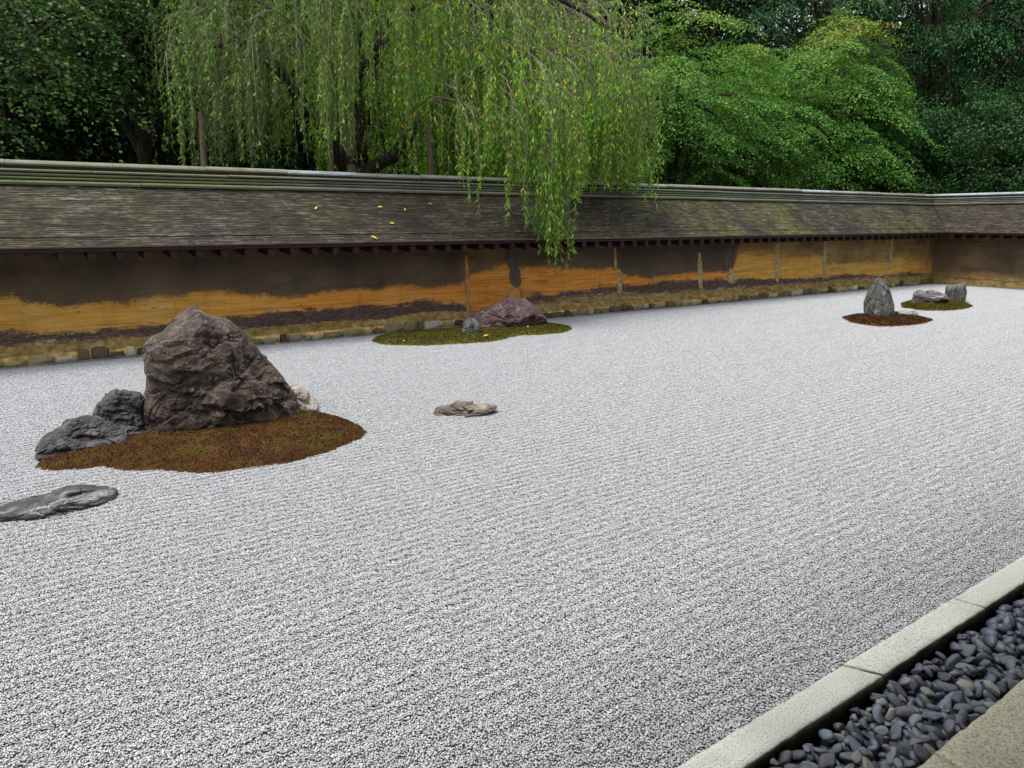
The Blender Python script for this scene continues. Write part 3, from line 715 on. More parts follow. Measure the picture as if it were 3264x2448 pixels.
# plaster seams and patches on the long wall, each 4 mm proud
def strip(root, W, name, mat, pts, th=.006, seed=1):
    """pts: (world x, z, half width) down the strip"""
    rr = np.random.default_rng(seed); P = []
    zz = np.linspace(pts[0][1], pts[-1][1], 26); zk = [p[1] for p in pts]; o_ = np.argsort(zk)
    xk = np.interp(zz, np.array(zk)[o_], np.array([p[0] for p in pts])[o_]); wk = np.interp(zz, np.array(zk)[o_], np.array([p[2] for p in pts])[o_])
    L_ = []; R_ = []
    for z_, x_, w_ in zip(zz, xk, wk):
        n_ = np.interp(z_, [.16, .3, .6, .95, 1.3], [-.085, -.10, -.11, -.12, -.13]) + .009
        L_.append((XC - (x_ - w_ * rr.uniform(.7, 1.25)), n_, z_)); R_.append((XC - (x_ + w_ * rr.uniform(.7, 1.25)), n_, z_))
    k = len(L_); F_ = np.array(L_ + R_); B_ = F_.copy(); B_[:, 1] -= .03; V = np.r_[F_, B_]
    Fc = [[i, i + 1, k + i + 1, k + i] for i in range(k - 1)] + [[i, 2 * k + i, 2 * k + i + 1, i + 1] for i in range(k - 1)] + [[k + i, k + i + 1, 3 * k + i + 1, 3 * k + i] for i in range(k - 1)]
    G = Geo(); G.add(W(V), Fc); link(name, G.mesh(name), root, mat)
strip(south, WS, 'plaster_seam', M['seam_orange'], [(5.66, 1.0, .018), (5.67, .7, .035), (5.68, .19, .035)], seed=1)
strip(south, WS, 'plaster_patch', M['patch'], [(6.42, 1.14, .07), (6.5, .8, .09), (6.55, .55, .10), (6.55, .50, .03)], seed=2)
strip(south, WS, 'plaster_seam', M['seam_orange'], [(6.50, .52, .03), (6.36, .38, .05), (6.25, .24, .03)], seed=3)
strip(south, WS, 'plaster_seam', M['seam_orange'], [(6.60, .56, .03), (6.66, .38, .04), (6.7, .25, .03)], seed=4)
strip(south, WS, 'plaster_seam', M['seam_orange'], [(8.55, 1.05, .025), (8.58, .7, .03)], seed=5)
strip(south, WS, 'plaster_seam', M['seam'], [(8.64, .70, .03), (8.68, .5, .055), (8.66, .30, .04)], seed=6)
strip(south, WS, 'plaster_seam', M['seam'], [(10.62, .93, .025), (10.65, .6, .065), (10.68, .28, .045)], seed=7)
strip(south, WS, 'plaster_patch', M['patch'], [(11.42, 1.14, .10), (11.42, .6, .10)], seed=8)
strip(south, WS, 'plaster_seam', M['seam'], [(11.5, .62, .03), (11.52, .5, .09), (11.55, .33, .08)], seed=9)
strip(south, WS, 'plaster_seam', M['seam'], [(12.88, 1.14, .06), (12.9, .7, .08), (12.93, .5, .08), (12.95, .3, .04)], seed=10)
strip(south, WS, 'plaster_seam', M['seam'], [(14.5, 1.14, .05), (14.52, .7, .07), (14.56, .35, .05)], seed=11)
strip(south, WS, 'plaster_seam', M['seam'], [(17.1, 1.14, .06), (17.12, .4, .05)], seed=12)
strip(south, WS, 'plaster_seam', M['seam_orange'], [(18.75, 1.14, .05), (18.76, .3, .05)], seed=13)

# ================================================================== MOSS ISLANDS
from mathutils.geometry import tessellate_polygon
def poly_dist(P, poly):
    """signed distance of points to a polygon edge, positive inside"""
    A = np.array(poly, float); B = np.roll(A, -1, 0)
    d = np.full(len(P), 1e9); ins = np.zeros(len(P), bool)
    for a, b in zip(A, B):
        ab = b - a; t = np.clip(((P - a) @ ab) / (ab @ ab + 1e-12), 0, 1)
        d = np.minimum(d, np.linalg.norm(P - a - t[:, None] * ab, axis=1))
        c = ((a[1] > P[:, 1]) != (b[1] > P[:, 1])) & (P[:, 0] < (b[0] - a[0]) * (P[:, 1] - a[1]) / (b[1] - a[1] + 1e-12) + a[0])
        ins ^= c
    return np.where(ins, d, -d)
def moss(name, label, poly, mat, H, res, ntuft, size, seed, rim=.35):
    poly = np.array(poly, float); rr = np.random.default_rng(seed)
    lo, hi = poly.min(0) - .06, poly.max(0) + .06
    xs, ys = np.arange(lo[0], hi[0], res), np.arange(lo[1], hi[1], res)
    X, Y = np.meshgrid(xs, ys); P = np.c_[X.ravel(), Y.ravel()]
    def height(P, d):
        wob = np.array([mn.fractal(Vector((p[0] * 3, p[1] * 3, seed)), 1, 2, 3) for p in P])
        e = np.clip((d + .012 * np.array([mn.noise(Vector((p[0] * 14, p[1] * 14, seed))) for p in P])) / .30, -1, 1)
        return np.where(e > 0, H * (1 - (1 - np.clip(e, 0, 1)) ** 2.2) + .5 * H * wob * np.clip(e * 2, 0, 1) + .2 * H * np.abs(np.array([mn.noise(Vector((p[0] * 11, p[1] * 11, seed + 4))) for p in P])) * np.clip(e * 4, 0, 1) + .004, e * .2)
    d = poly_dist(P, poly); z = height(P, d)
    ok = (d > -.035).reshape(X.shape)
    F = gridF(len(ys), len(xs)); F = F[ok.ravel()[F].all(1)]
    z = z + rr.normal(0, .0025, len(z)) * (d > 0)
    me = mesh_np(name, np.c_[P, z], F, True, dict(rim=np.clip(1 - d / .1, 0, 1) * rim))
    o = tag(link(name, me, None, mat), label, 'moss patch')
    Q = rr.uniform(lo, hi, (ntuft * 2, 2)); dq = poly_dist(Q, poly); Q = Q[dq > .0][:ntuft]; dq = dq[dq > .0][:ntuft]
    zq = height(Q, dq); n = len(Q)
    a = rr.uniform(0, 6.28, n); s = size * rr.uniform(.5, 1.3, n); ti = rr.uniform(.2, 1.1, n)
    ax = np.c_[np.cos(a) * np.sin(ti), np.sin(a) * np.sin(ti), np.cos(ti)]; sd = np.c_[-np.sin(a), np.cos(a), np.zeros(n)]
    c = np.c_[Q, zq - .003]
    V = np.stack([c, c + ax * s[:, None] * .5 + sd * s[:, None] * .3, c + ax * s[:, None], c + ax * s[:, None] * .5 - sd * s[:, None] * .3], 1).reshape(-1, 3)
    F = np.arange(n * 4).reshape(-1, 4)
    t = link('moss_tufts', mesh_np('moss_tufts', V, F, False, dict(rim=np.repeat(np.clip(1 - dq / .1, 0, 1) * rim, 4))), o, mat); t['kind'] = 'stuff'
m1 = [(0.061, 5.342), (0.115, 5.24), (0.199, 5.182), (0.296, 5.149), (0.387, 5.139), (0.459, 5.055), (0.528, 4.948), (0.623, 4.891), (0.718, 4.833), (0.786, 4.744), (0.874, 4.654), (0.951, 4.614), (1.046, 4.599), (1.15, 4.571), (1.262, 4.56), (1.385, 4.542), (1.541, 4.573), (1.684, 4.62), (1.852, 4.71), (1.979, 4.786), (2.071, 4.894), (2.097, 5.026), (2.09, 5.22), (2.06, 5.406), (2.006, 5.582), (1.864, 5.823), (1.493, 6.3), (1.098, 6.4), (0.895, 6.4), (0.72, 6.1), (0.598, 5.907), (0.358, 5.845), (0.182, 5.703)]
m2 = [(3.854, 8.758), (4.004, 8.989), (4.204, 9.133), (4.489, 9.2), (4.831, 9.181), (5.201, 9.084), (5.397, 9.12), (5.786, 9.19), (6.275, 9.2), (6.607, 9.111), (6.688, 8.785), (6.73, 8.615), (6.769, 8.383), (6.633, 8.147), (6.337, 7.961), (6.112, 7.967), (5.906, 7.991), (5.716, 8.093), (5.5, 8.03), (5.274, 7.913), (5.046, 7.873), (4.81, 7.908), (4.563, 7.978), (4.244, 8.075), (3.988, 8.288), (3.847, 8.446)]
m3 = [(10.967, 6.706), (11.336, 6.769), (11.656, 6.725), (12.225, 6.557), (12.246, 6.363), (12.073, 6.05), (11.817, 5.719), (11.386, 5.635), (10.992, 5.633), (10.663, 5.718), (10.499, 5.831), (10.473, 6.026), (10.561, 6.295)]
m4 = [(13.137, 6.899), (13.729, 7.25), (14.332, 7.4), (14.902, 7.2), (14.849, 6.645), (14.383, 6.303), (13.867, 6.193), (13.337, 6.238), (13.048, 6.437), (13.016, 6.654)]
moss('moss_island', 'rust-brown moss mound around the tall dark boulder, largest of the islands', m1, M['moss_rust'], .045, .013, 52000, .0105, 11, rim=.12)
moss('moss_island', 'long green and brown moss strip under the purple humped boulder by the wall', m2, M['moss_green'], .035, .025, 50000, .015, 12)
moss('moss_island', 'dark russet oval moss patch around the upright grey stone', m3, M['moss_russet'], .035, .03, 22000, .018, 13)
moss('moss_island', 'olive moss patch under the striped boulder and the blocky stone near the far corner', m4, M['moss_olive'], .035, .03, 22000, .02, 14)

# ================================================================== ROCKS
def rock(label, c, T, sil, mat, sub=6, zc=None, er=.75, ed=.7, taper=.45, amp=.03, freq=4., crack=.5, flats=14, lean=0., seed=1, strata=None, rise=0., shape=None):
    """a boulder: sil is its outline (u sideways, z up) as faced from the veranda, T its half depth; c its foot on the ground"""
    c = np.array(c); dv = c / np.linalg.norm(c); right = np.array([dv[1], -dv[0]])
    sil = np.array(sil, float); sil[:, 1] += rise; top = sil[:, 1].max()
    if zc is None: zc = max(.04, top * .28)
    u0 = (sil[:, 0].min() + sil[:, 0].max()) / 2
    low = sil[:, 1] < .0
    s2 = sil.copy(); s2[low, 1] -= .12
    d = s2 - [u0, zc]; th = np.arctan2(d[:, 1], d[:, 0]); rad = np.hypot(*d.T)
    # resample the outline by rays from its centre
    A = s2 - [u0, zc]; B = np.roll(A, -1, 0); tg = np.linspace(-np.pi, np.pi, 361); rg = []
    for t in tg:
        e = np.array([math.cos(t), math.sin(t)]); best = 0
        cr = A[:, 0] * B[:, 1] - A[:, 1] * B[:, 0]
        D_ = B - A; den = e[0] * D_[:, 1] - e[1] * D_[:, 0]
        den[np.abs(den) < 1e-12] = 1e-12
        rr_ = (A[:, 0] * D_[:, 1] - A[:, 1] * D_[:, 0]) / den; w = (A[:, 0] * e[1] - A[:, 1] * e[0]) / den
        okk = (w >= -1e-6) & (w <= 1 + 1e-6) & (rr_ > 0)
        rg.append(rr_[okk].max() if okk.any() else np.nan)
    rg = np.array(rg); bad = np.isnan(rg); rg[bad] = np.interp(tg[bad], tg[~bad], rg[~bad])
    V, F = ico(sub)
    rxy = np.hypot(V[:, 0], V[:, 2]); th = np.arctan2(V[:, 2], V[:, 0])
    rs = np.interp(th, tg, rg) * rxy ** er
    u = rs * np.cos(th); z = rs * np.sin(th); dep = np.sign(V[:, 1]) * np.abs(V[:, 1]) ** ed * T
    zr = np.clip((z + zc) / top, 0, 1); dep *= 1 - taper * zr ** 1.3; dep += lean * zr
    P = np.stack([u, dep, z], -1)
    rr = np.random.default_rng(seed)
    if shape: P[:, 1] += shape(P, V)
    for _ in range(flats):            # broken flat faces
        nrm = rr.normal(size=3) * [.45, 1.3, .4]; nrm /= np.linalg.norm(nrm)
        s = P @ nrm; lim = np.percentile(s, rr.uniform(95, 99.3)); ex = np.maximum(0, s - lim); P -= ex[:, None] * nrm * .85
    nr_ = P / (np.linalg.norm(P, axis=1)[:, None] + 1e-9)
    st = np.array(strata) if strata is not None else np.array([1, 1, 1.6])
    edge = np.clip(1 - np.abs(V[:, 1]) , 0, 1)
    disp = np.empty(len(P)); off = Vector((seed * 3.7, seed * 1.3, seed * 2.1))
    for i, p in enumerate(P):
        q = Vector(p * st) * freq + off
        w = mn.noise_vector(q * .7) * .45
        q2 = q + w
        disp[i] = 0
        for fq, wt in ((.5, 1.3), (1.15, .75), (2.7, .24), (6, .07)):
            qq = (q + w * .35) * fq; dd, pp = mn.voronoi(qq); ce = pp[0]
            hv = mn.cell_vector(ce * 7.31 + Vector((.5, .5, .5))) - Vector((.5, .5, .5))
            disp[i] += crack * wt * ((qq - ce).dot(hv) * 2.4 + hv.x * 1.1 - .35 * max(0, 1 - (dd[1] - dd[0]) * 9))
        disp[i] += .14 * mn.fractal(q * 4., .8, 2.1, 6)
    k = amp * (1 - .8 * edge); disp = np.clip(disp, -1.6, 1.3)        # less along the outline
    P = P + nr_ * (disp * k)[:, None]
    P[:, 0] += u0; P[:, 2] += zc
    Wd = np.c_[P[:, 0:1] * right + P[:, 1:2] * dv, P[:, 2]]
    me = mesh_np('rock', Wd, F, False)
    o = link('boulder', me, None, mat); o.location = (c[0], c[1], 0)
    return tag(o, label, 'rock')
nearer = lambda sil, k=.974: [(a * k, 1.5 - (1.5 - b) * k if b > 0 else b) for a, b in sil]
silA = [(-0.355, -0.018), (-0.345, 0.087), (-0.332, 0.175), (-0.301, 0.225), (-0.292, 0.355), (-0.296, 0.434), (-0.292, 0.545), (-0.276, 0.612), (-0.218, 0.655), (-0.162, 0.676), (-0.118, 0.724), (-0.043, 0.79), (0.017, 0.847), (0.045, 0.90), (0.078, 0.905), (0.108, 0.87), (0.156, 0.806), (0.203, 0.785), (0.242, 0.77), (0.291, 0.758), (0.33, 0.735), (0.384, 0.689), (0.432, 0.64), (0.478, 0.583), (0.525, 0.516), (0.579, 0.43), (0.636, 0.36), (0.692, 0.281), (0.741, 0.211), (0.781, 0.131), (0.794, 0.044), (0.84, -0.037), (0.777, -0.1), (0.687, -0.1), (0.509, -0.12), (0.377, -0.12), (0.166, -0.12), (-0.034, -0.12), (-0.161, -0.1), (-0.238, -0.1), (-0.314, -0.1)]
silB = [(-0.32, -0.085), (-0.306, 0.003), (-0.278, 0.05), (-0.241, 0.095), (-0.162, 0.135), (-0.114, 0.18), (-0.057, 0.211), (0.021, 0.226), (0.082, 0.284), (0.144, 0.335), (0.178, 0.34), (0.22, 0.312), (0.287, 0.291), (0.332, 0.279), (0.346, 0.237), (0.34, 0.056), (0.33, 0.0), (0.3, -0.028), (0.138, -0.049), (0.001, -0.06), (-0.088, -0.072), (-0.197, -0.08), (-0.295, -0.102)]
silC = [(-0.172, -0.028), (-0.161, 0.156), (-0.129, 0.215), (-0.044, 0.187), (0.026, 0.152), (0.037, 0.082), (0.093, 0.047), (0.126, -0.018), (0.131, -0.065), (-0.015, -0.055), (-0.087, -0.042)]
silE = [(a, b * .8) for a, b in [(-0.369, -0.012), (-0.335, 0.02), (-0.258, 0.013), (-0.196, -0.001), (-0.147, 0.008), (-0.072, 0.017), (0.04, 0.04), (0.111, 0.062), (0.189, 0.058), (0.267, 0.035), (0.318, 0.012), (0.353, -0.01), (0.374, -0.048), (0.367, -0.069), (0.311, -0.073), (0.203, -0.065), (0.113, -0.072), (0.027, -0.073), (-0.083, -0.079), (-0.204, -0.066), (-0.282, -0.053)]]
silF = [(-0.707, -0.076), (-0.657, -0.016), (-0.577, 0.043), (-0.469, 0.121), (-0.312, 0.199), (-0.194, 0.258), (-0.019, 0.326), (0.098, 0.369), (0.196, 0.374), (0.293, 0.345), (0.391, 0.296), (0.489, 0.218), (0.568, 0.129), (0.627, 0.061), (0.658, -0.012), (0.491, -0.028), (0.196, -0.028), (0.02, -0.037), (-0.098, -0.077), (-0.354, -0.086), (-0.472, -0.116)]
silG = [(-0.123, 0.009), (-0.096, 0.098), (-0.068, 0.195), (-0.023, 0.231), (0.03, 0.239), (0.1, 0.194), (0.143, 0.132), (0.134, 0.06), (0.062, -0.002), (-0.027, -0.019)]
silD = [(a, b * .8) for a, b in [(-0.246, -0.04), (-0.238, -0.018), (-0.179, 0.013), (-0.136, 0.051), (-0.073, 0.05), (-0.019, 0.082), (0.055, 0.086), (0.129, 0.079), (0.172, 0.056), (0.225, 0.055), (0.289, 0.059), (0.332, 0.031), (0.289, 0.004), (0.16, -0.021), (0.075, -0.03), (0.011, -0.045), (-0.075, -0.055), (-0.16, -0.059), (-0.212, -0.046)]]
silH = [(-0.208, -0.029), (-0.242, 0.233), (-0.214, 0.365), (-0.187, 0.496), (-0.165, 0.55), (-0.12, 0.61), (-0.06, 0.625), (0.0, 0.60), (0.045, 0.54), (0.09, 0.47), (0.136, 0.38), (0.197, 0.189), (0.208, 0.071), (0.2, -0.021), (-0.097, -0.044)]
silI = [(-0.207, 0.014), (-0.164, 0.072), (-0.07, 0.104), (0.027, 0.103), (0.088, 0.064), (0.135, -0.02), (0.019, -0.016), (-0.1, 0.01)]
silJ = [(-0.276, -0.078), (-0.264, 0.025), (-0.253, 0.14), (-0.204, 0.205), (-0.07, 0.212), (0.039, 0.222), (0.153, 0.184), (0.289, 0.128), (0.353, 0.044), (0.216, -0.0), (0.044, -0.035), (-0.153, -0.071)]
silK = [(-0.168, -.03), (-0.175, 0.285), (-0.037, 0.315), (0.125, 0.357), (0.155, 0.35), (0.165, 0.239), (0.185, 0.214), (0.176, -0.005), (-0.0, -0.022), (-0.134, -0.035)]
rock('tall dark purple-brown peaked boulder standing in the rust-brown moss', (1.089, 5.86), .42, nearer(silA), M['rock_purple_dark'], 7, er=.6, ed=.5, amp=.036, freq=4.5, crack=1.0, flats=3, taper=.3, seed=4,
     shape=lambda P, V: np.where((P[:, 1] < 0) & (P[:, 0] + .23 < .36), np.clip(-V[:, 1] / .35, 0, 1) * .13 * np.clip((P[:, 2] + .23 - (.60 + (P[:, 0] + .23 + .28) * .50)) / .035, 0, 1), 0) + .05 * np.clip((P[:, 0] + .23 - .30 - (.55 - P[:, 2] - .23) * .55) / .03, 0, 1) * (P[:, 1] < 0))
rock('low blackish rock at the left rim of the rust-brown moss', (.355, 5.62), .25, [(-.32, -.085), (-.306, .003), (-.278, .05), (-.241, .095), (-.162, .135), (-.114, .18), (-.057, .208), (.03, .218), (.10, .20), (.17, .16), (.23, .09), (.27, .02), (.25, -.05), (.0, -.08), (-.2, -.08), (-.295, -.1)], M['rock_black'], 6, amp=.04, freq=7, crack=.8, seed=5, er=.7)
rock('knobbly dark rock wedged between the low blackish rock and the tall boulder', (.575, 5.80), .2, [(-.17, -.05), (-.16, .1), (-.13, .2), (-.07, .29), (-.015, .335), (.02, .345), (.06, .315), (.12, .296), (.168, .283), (.182, .24), (.178, .05), (.17, -.05), (0, -.08)], M['rock_black'], 6, amp=.035, freq=8, crack=.9, seed=25, er=.6)
rock('small pale rock peeping out behind the right foot of the tall peaked boulder', (1.948, 5.809), .2, silC, M['rock_pale'], 6, amp=.035, freq=8, seed=6)
rock('long low slate rock sunk in bare gravel at the left edge', (.057, 4.519), .16, silE, M['rock_slate'], 6, amp=.03, freq=7, crack=.7, seed=7, strata=(1, 1, 3), zc=-.02, taper=0, rise=.025, flats=3, er=.8, ed=.9)
rock('plum-coloured humped boulder with pale specks near the long wall', (5.94, 8.84), .36, nearer(silF), M['rock_plum'], 6, amp=.045, freq=4.5, crack=.6, seed=8, er=.75, rise=.03)
rock('small pale-faced stone in front of the left end of the plum boulder', (5.124, 8.438), .13, silG, M['rock_grey'], 5, amp=.025, freq=8, seed=9)
rock('flat tan layered stone lying alone in the open gravel', (2.922, 5.023), .15, silD, M['rock_layered'], 6, amp=.035, freq=8, crack=.8, seed=10, strata=(.8, 1, 2.6), zc=-.02, taper=0, rise=.008, flats=3, er=.8, ed=.9)
rock('upright rounded grey stone on the russet moss oval', (11.495, 6.397), .25, silH, M['rock_grey'], 6, amp=.035, freq=5, seed=11, strata=(1.5, 1.5, .7), crack=.6, er=.6)
rock('small whitish-grey stone beside the foot of the upright grey stone', (11.912, 6.116), .16, silI, M['rock_pale_grey'], 6, amp=.025, freq=7, seed=12, rise=.03)
rock('broad striped grey boulder left of the blocky stone near the far corner', (14.09, 6.96), .35, silJ, M['rock_striped'], 6, amp=.045, freq=4.5, seed=13, strata=(.8, .8, 2.6), rise=.05, crack=.7)
rock('square-cut blocky dark grey stone near the far corner', (14.896, 6.86), .22, silK, M['rock_grey'], 6, amp=.02, freq=4, crack=.3, seed=14, er=.5, ed=.45, taper=.05, flats=2)

# ================================================================== TREES
def leaves(G, C, ax, nr, ln, wd, fold=.0):
    """one folded four-cornered blade per row: C base, ax along, nr face normal"""
    sd = np.cross(ax, nr); sd /= np.linalg.norm(sd, axis=1)[:, None] + 1e-9
    ln, wd = ln[:, None], wd[:, None]
    V = np.stack([C, C + ax * ln * .42 + sd * wd * .5 + nr * wd * fold, C + ax * ln, C + ax * ln * .42 - sd * wd * .5 + nr * wd * fold], 1).reshape(-1, 3)
    G.add(V, np.arange(len(C) * 4).reshape(-1, 4))
def unit(a): return a / (np.linalg.norm(a, axis=-1, keepdims=True) + 1e-9)

def tree(name, label, cat, pos, crown, rad, npad, nleaf, lsize, mat, seed, pad=.6, flat=.28, droop=.3, style='maple', group=None, fill=.5, zmin=None, boughs=(), tipamt=0., trunk_r=.14, clip=None, base=-.25):
    rr = np.random.default_rng(seed)
    root = tag(empty(name, (pos[0], pos[1], base)), label, cat, group)
    org = np.array([pos[0], pos[1], base]); crown = np.array(crown, float); rad = np.array(rad, float)
    # pads spread over an uneven crown
    d = unit(rr.normal(size=(npad, 3))); lump = np.array([1 + .28 * mn.noise(Vector(v * 1.7) + Vector((seed, 0, 0))) for v in d])
    rho = np.where(rr.random(npad) < fill, rr.uniform(.8, 1.05, npad), rr.uniform(.3, .85, npad)) * lump
    Pc = crown + d * rho[:, None] * rad
    if zmin is not None: Pc[:, 2] = np.maximum(Pc[:, 2], zmin + rr.uniform(0, .5, npad))
    if clip: Pc = Pc[clip(Pc)]
    if len(boughs): Pc = np.r_[Pc, np.array(boughs, float)]
    out = unit((Pc - crown) / rad * [1, 1, .35]); npad = len(Pc)
    G = Geo(); ps = pad * rr.uniform(.6, 1.3, npad)
    n = nleaf; idx = np.repeat(np.arange(npad), n)
    a = rr.uniform(0, 2 * np.pi, len(idx)); r = np.sqrt(rr.random(len(idx))); r = r * (1 + .25 * np.sin(a * 5 + idx))
    o2 = unit(out[idx] * [1, 1, 0]); s2 = np.c_[-o2[:, 1], o2[:, 0], np.zeros(len(idx))]
    upn = unit(np.c_[out[:, :2] * .45, np.ones(npad)] + rr.normal(0, .15, (npad, 3)))[idx]
    if style == 'maple':
        lx, ly = r * np.cos(a), r * np.sin(a) * .75
        e1 = unit(o2 - upn * (o2 * upn).sum(1)[:, None]); e2 = np.cross(upn, e1)
        C = Pc[idx] + (e1 * lx[:, None] + e2 * ly[:, None]) * ps[idx][:, None]
        C += upn * (rr.normal(0, flat, len(idx)) * .35 * ps[idx])[:, None]
        C[:, 2] -= droop * ps[idx] * r ** 2
        ax = unit(e1 * np.cos(a)[:, None] + e2 * np.sin(a)[:, None] + rr.normal(0, .55, (len(idx), 3)) - [0, 0, .35])
        nr = unit(upn + rr.normal(0, .45, (len(idx), 3)))
        ln = lsize * rr.uniform(.6, 1.25, len(idx)); wd = ln * rr.uniform(.6, .9, len(idx))
    elif style == 'cypress':         # drooping fans
        k = rr.integers(0, 9, len(idx)); fa = (k - 4) * .26 + rr.normal(0, .05, len(idx)) ; s = rr.random(len(idx)) ** .8
        dirn = unit(o2 * np.cos(fa)[:, None] + s2 * np.sin(fa)[:, None])
        C = Pc[idx] + dirn * (s * ps[idx] * 1.3)[:, None]; C[:, 2] -= (s ** 1.8) * ps[idx] * (.7 + droop) - .12 * np.sin(k * 2.4 + idx) * ps[idx]
        C += rr.normal(0, .035, C.shape)
        ax = unit(dirn + np.c_[np.zeros((len(idx), 2)), -.3 - 1.0 * s] + rr.normal(0, .45, C.shape)); nr = unit(np.c_[o2[:, :2] * .5, np.ones(len(idx))] + rr.normal(0, .4, C.shape))
        ln = lsize * rr.uniform(.6, 1.3, len(idx)); wd = ln * .34
    else:                            # shrub: leaves facing every way, in tufts
        C = Pc[idx] + unit(rr.normal(size=(len(idx), 3))) * (ps[idx] * rr.uniform(.55, 1.05, len(idx)))[:, None] * [1, 1, .7]
        ax = unit(rr.normal(0, .7, C.shape) + out[idx] * .6); nr = unit(rr.normal(0, .6, C.shape) + [0, 0, 1] + out[idx] * .5)
        ln = lsize * rr.uniform(.7, 1.2, len(idx)); wd = ln * .42
    leaves(G, C - org, ax, nr, ln, wd, .12)
    tz = np.clip(((C[:, 2] - crown[2]) / rad[2] - .45) / .5, 0, 1) * np.clip(.5 + 1.6 * np.array([mn.noise(Vector(v)) for v in Pc * .9])[idx], 0, 1)
    G.A['tip'] = [np.repeat(tz * tipamt, 4)]
    o = link('crown', G.mesh('crown'), root, mat)
    o['kind'] = 'stuff'
    # trunk with limbs to a spread of the pads
    G = Geo(); tp = crown + [0, 0, rad[2] * .35] - org
    k = 9; s = np.linspace(0, 1, k)[:, None]
    wob = np.c_[np.cumsum(rr.normal(0, .06, (k, 2)), 0), np.zeros(k)]; pts = s * tp + wob * s; tube(G, pts, np.interp(s[:, 0], [0, 1], [trunk_r, trunk_r * .3]), 8)
    for j in rr.choice(npad, min(26, npad), replace=False):
        t0 = rr.uniform(.35, .9); i0 = t0 * (k - 1); p0 = pts[int(i0)] + (pts[min(k - 1, int(i0) + 1)] - pts[int(i0)]) * (i0 % 1); p1 = Pc[j] - org
        mid = (p0 + p1) / 2 + [0, 0, .25 * np.linalg.norm(p1 - p0)] + rr.normal(0, .1, 3)
        u = np.linspace(0, 1, 8)[:, None]; tube(G, (1 - u) ** 2 * p0 + 2 * u * (1 - u) * mid + u * u * p1, np.interp(u[:, 0], [0, 1], [trunk_r * .38, .012]), 5)
    link('trunk', G.mesh('trunk', True), root, M['bark'])
    return root

behind = lambda P: (P[:, 1] > YW + 1.45) | (P[:, 0] > XC + 1.8)
# maples over the wall, right of the weeping cherry
tree('maple_tree', 'bright green maple with layered sprays, right beside the weeping cherry', 'tree', (13.0, 12.7), (13.1, 12.4, 4.0), (2.35, 1.8, 2.0), 120, 460, .055, M['maple_leaf'], 21, pad=.8, clip=behind, flat=.09, droop=.22, tipamt=.3)
tree('maple_tree', 'middle green maple filling the gap between its two taller neighbours', 'tree', (16.2, 13.2), (16.0, 12.9, 3.9), (1.9, 1.5, 1.9), 85, 460, .055, M['maple_leaf'], 27, pad=.8, clip=behind, flat=.09, droop=.25, tipamt=.4)
tree('maple_tree', 'green maple with orange-tinged top standing behind the far wall corner', 'tree', (19.0, 12.9), (19.1, 12.5, 4.3), (2.6, 1.7, 2.35), 140, 460, .06, M['maple_leaf'], 22, pad=.9, clip=behind, flat=.09, droop=.25, tipamt=.7)
# left: dark maple reaching over the wall
tree('maple_tree', 'dark maple with low lit boughs at the far left beyond the wall', 'tree', (.2, 14.2), (.1, 13.4, 5.2), (2.6, 2.0, 2.3), 42, 420, .065, M['maple_dark_leaf'], 23, pad=.8, clip=behind, flat=.12, droop=.5,
     boughs=[(.5, 11.9, 4.3), (.9, 11.8, 4.45), (1.25, 11.7, 4.2), (.35, 11.8, 3.75), (.75, 11.7, 3.65), (1.1, 11.6, 3.5), (.2, 11.7, 4.9), (.1, 11.6, 2.75), (1.5, 12.0, 4.9), (.3, 11.6, 3.2)])
tree('maple_tree', 'shaded maple with thin dark crown between the left maple and weeping cherry', 'tree', (2.6, 16.2), (2.6, 15.6, 6.0), (2.2, 1.9, 2.6), 60, 300, .08, M['maple_dark_leaf'], 24, pad=.7)
# conifers top right
for k, (lab, az, dd, cz, rz, rx) in enumerate([
        ('tall dark cypress with drooping fans above the orange-tinged maple', 34, 27, 8.0, 3.6, 3.0),
        ('tall dark cypress with brighter sprays at the top right, left of the rightmost cypress', 27.5, 28, 7.9, 4.4, 3.2),
        ('rightmost tall dark cypress at the upper right edge', 21.5, 29, 8.0, 4.6, 3.4),
        ('dark cypress rising behind the bright green maple', 41, 28, 8.8, 3.6, 3.4)]):
    x, y = dd * math.cos(R(az)), dd * math.sin(R(az))
    tree('cypress_tree', lab, 'tree', (x, y), (x, y, cz), (rx, rx, rz), 150, 300, .10, M['cypress_leaf'], 31 + k, pad=.95, style='cypress', trunk_r=.25, fill=.75)
# evergreen shrubs lower right
for k, (lab, az, dd, cz, rz, rx) in enumerate([
        ('glossy-leaved camellia behind the end wall, just right of the corner', 28.2, 25, 2.9, 1.9, 1.7),
        ('glossy-leaved camellia behind the end wall, in the middle of three', 24.6, 25, 3.1, 2.0, 1.7),
        ('glossy-leaved camellia behind the end wall at the right edge', 21.2, 25, 3.2, 2.1, 1.8)]):
    x, y = dd * math.cos(R(az)), dd * math.sin(R(az))
    tree('camellia_tree', lab, 'tree', (x, y), (x, y, cz), (rx, rx, rz), 110, 200, .10, M['camellia_leaf'], 41 + k, pad=.5, style='shrub', trunk_r=.09)
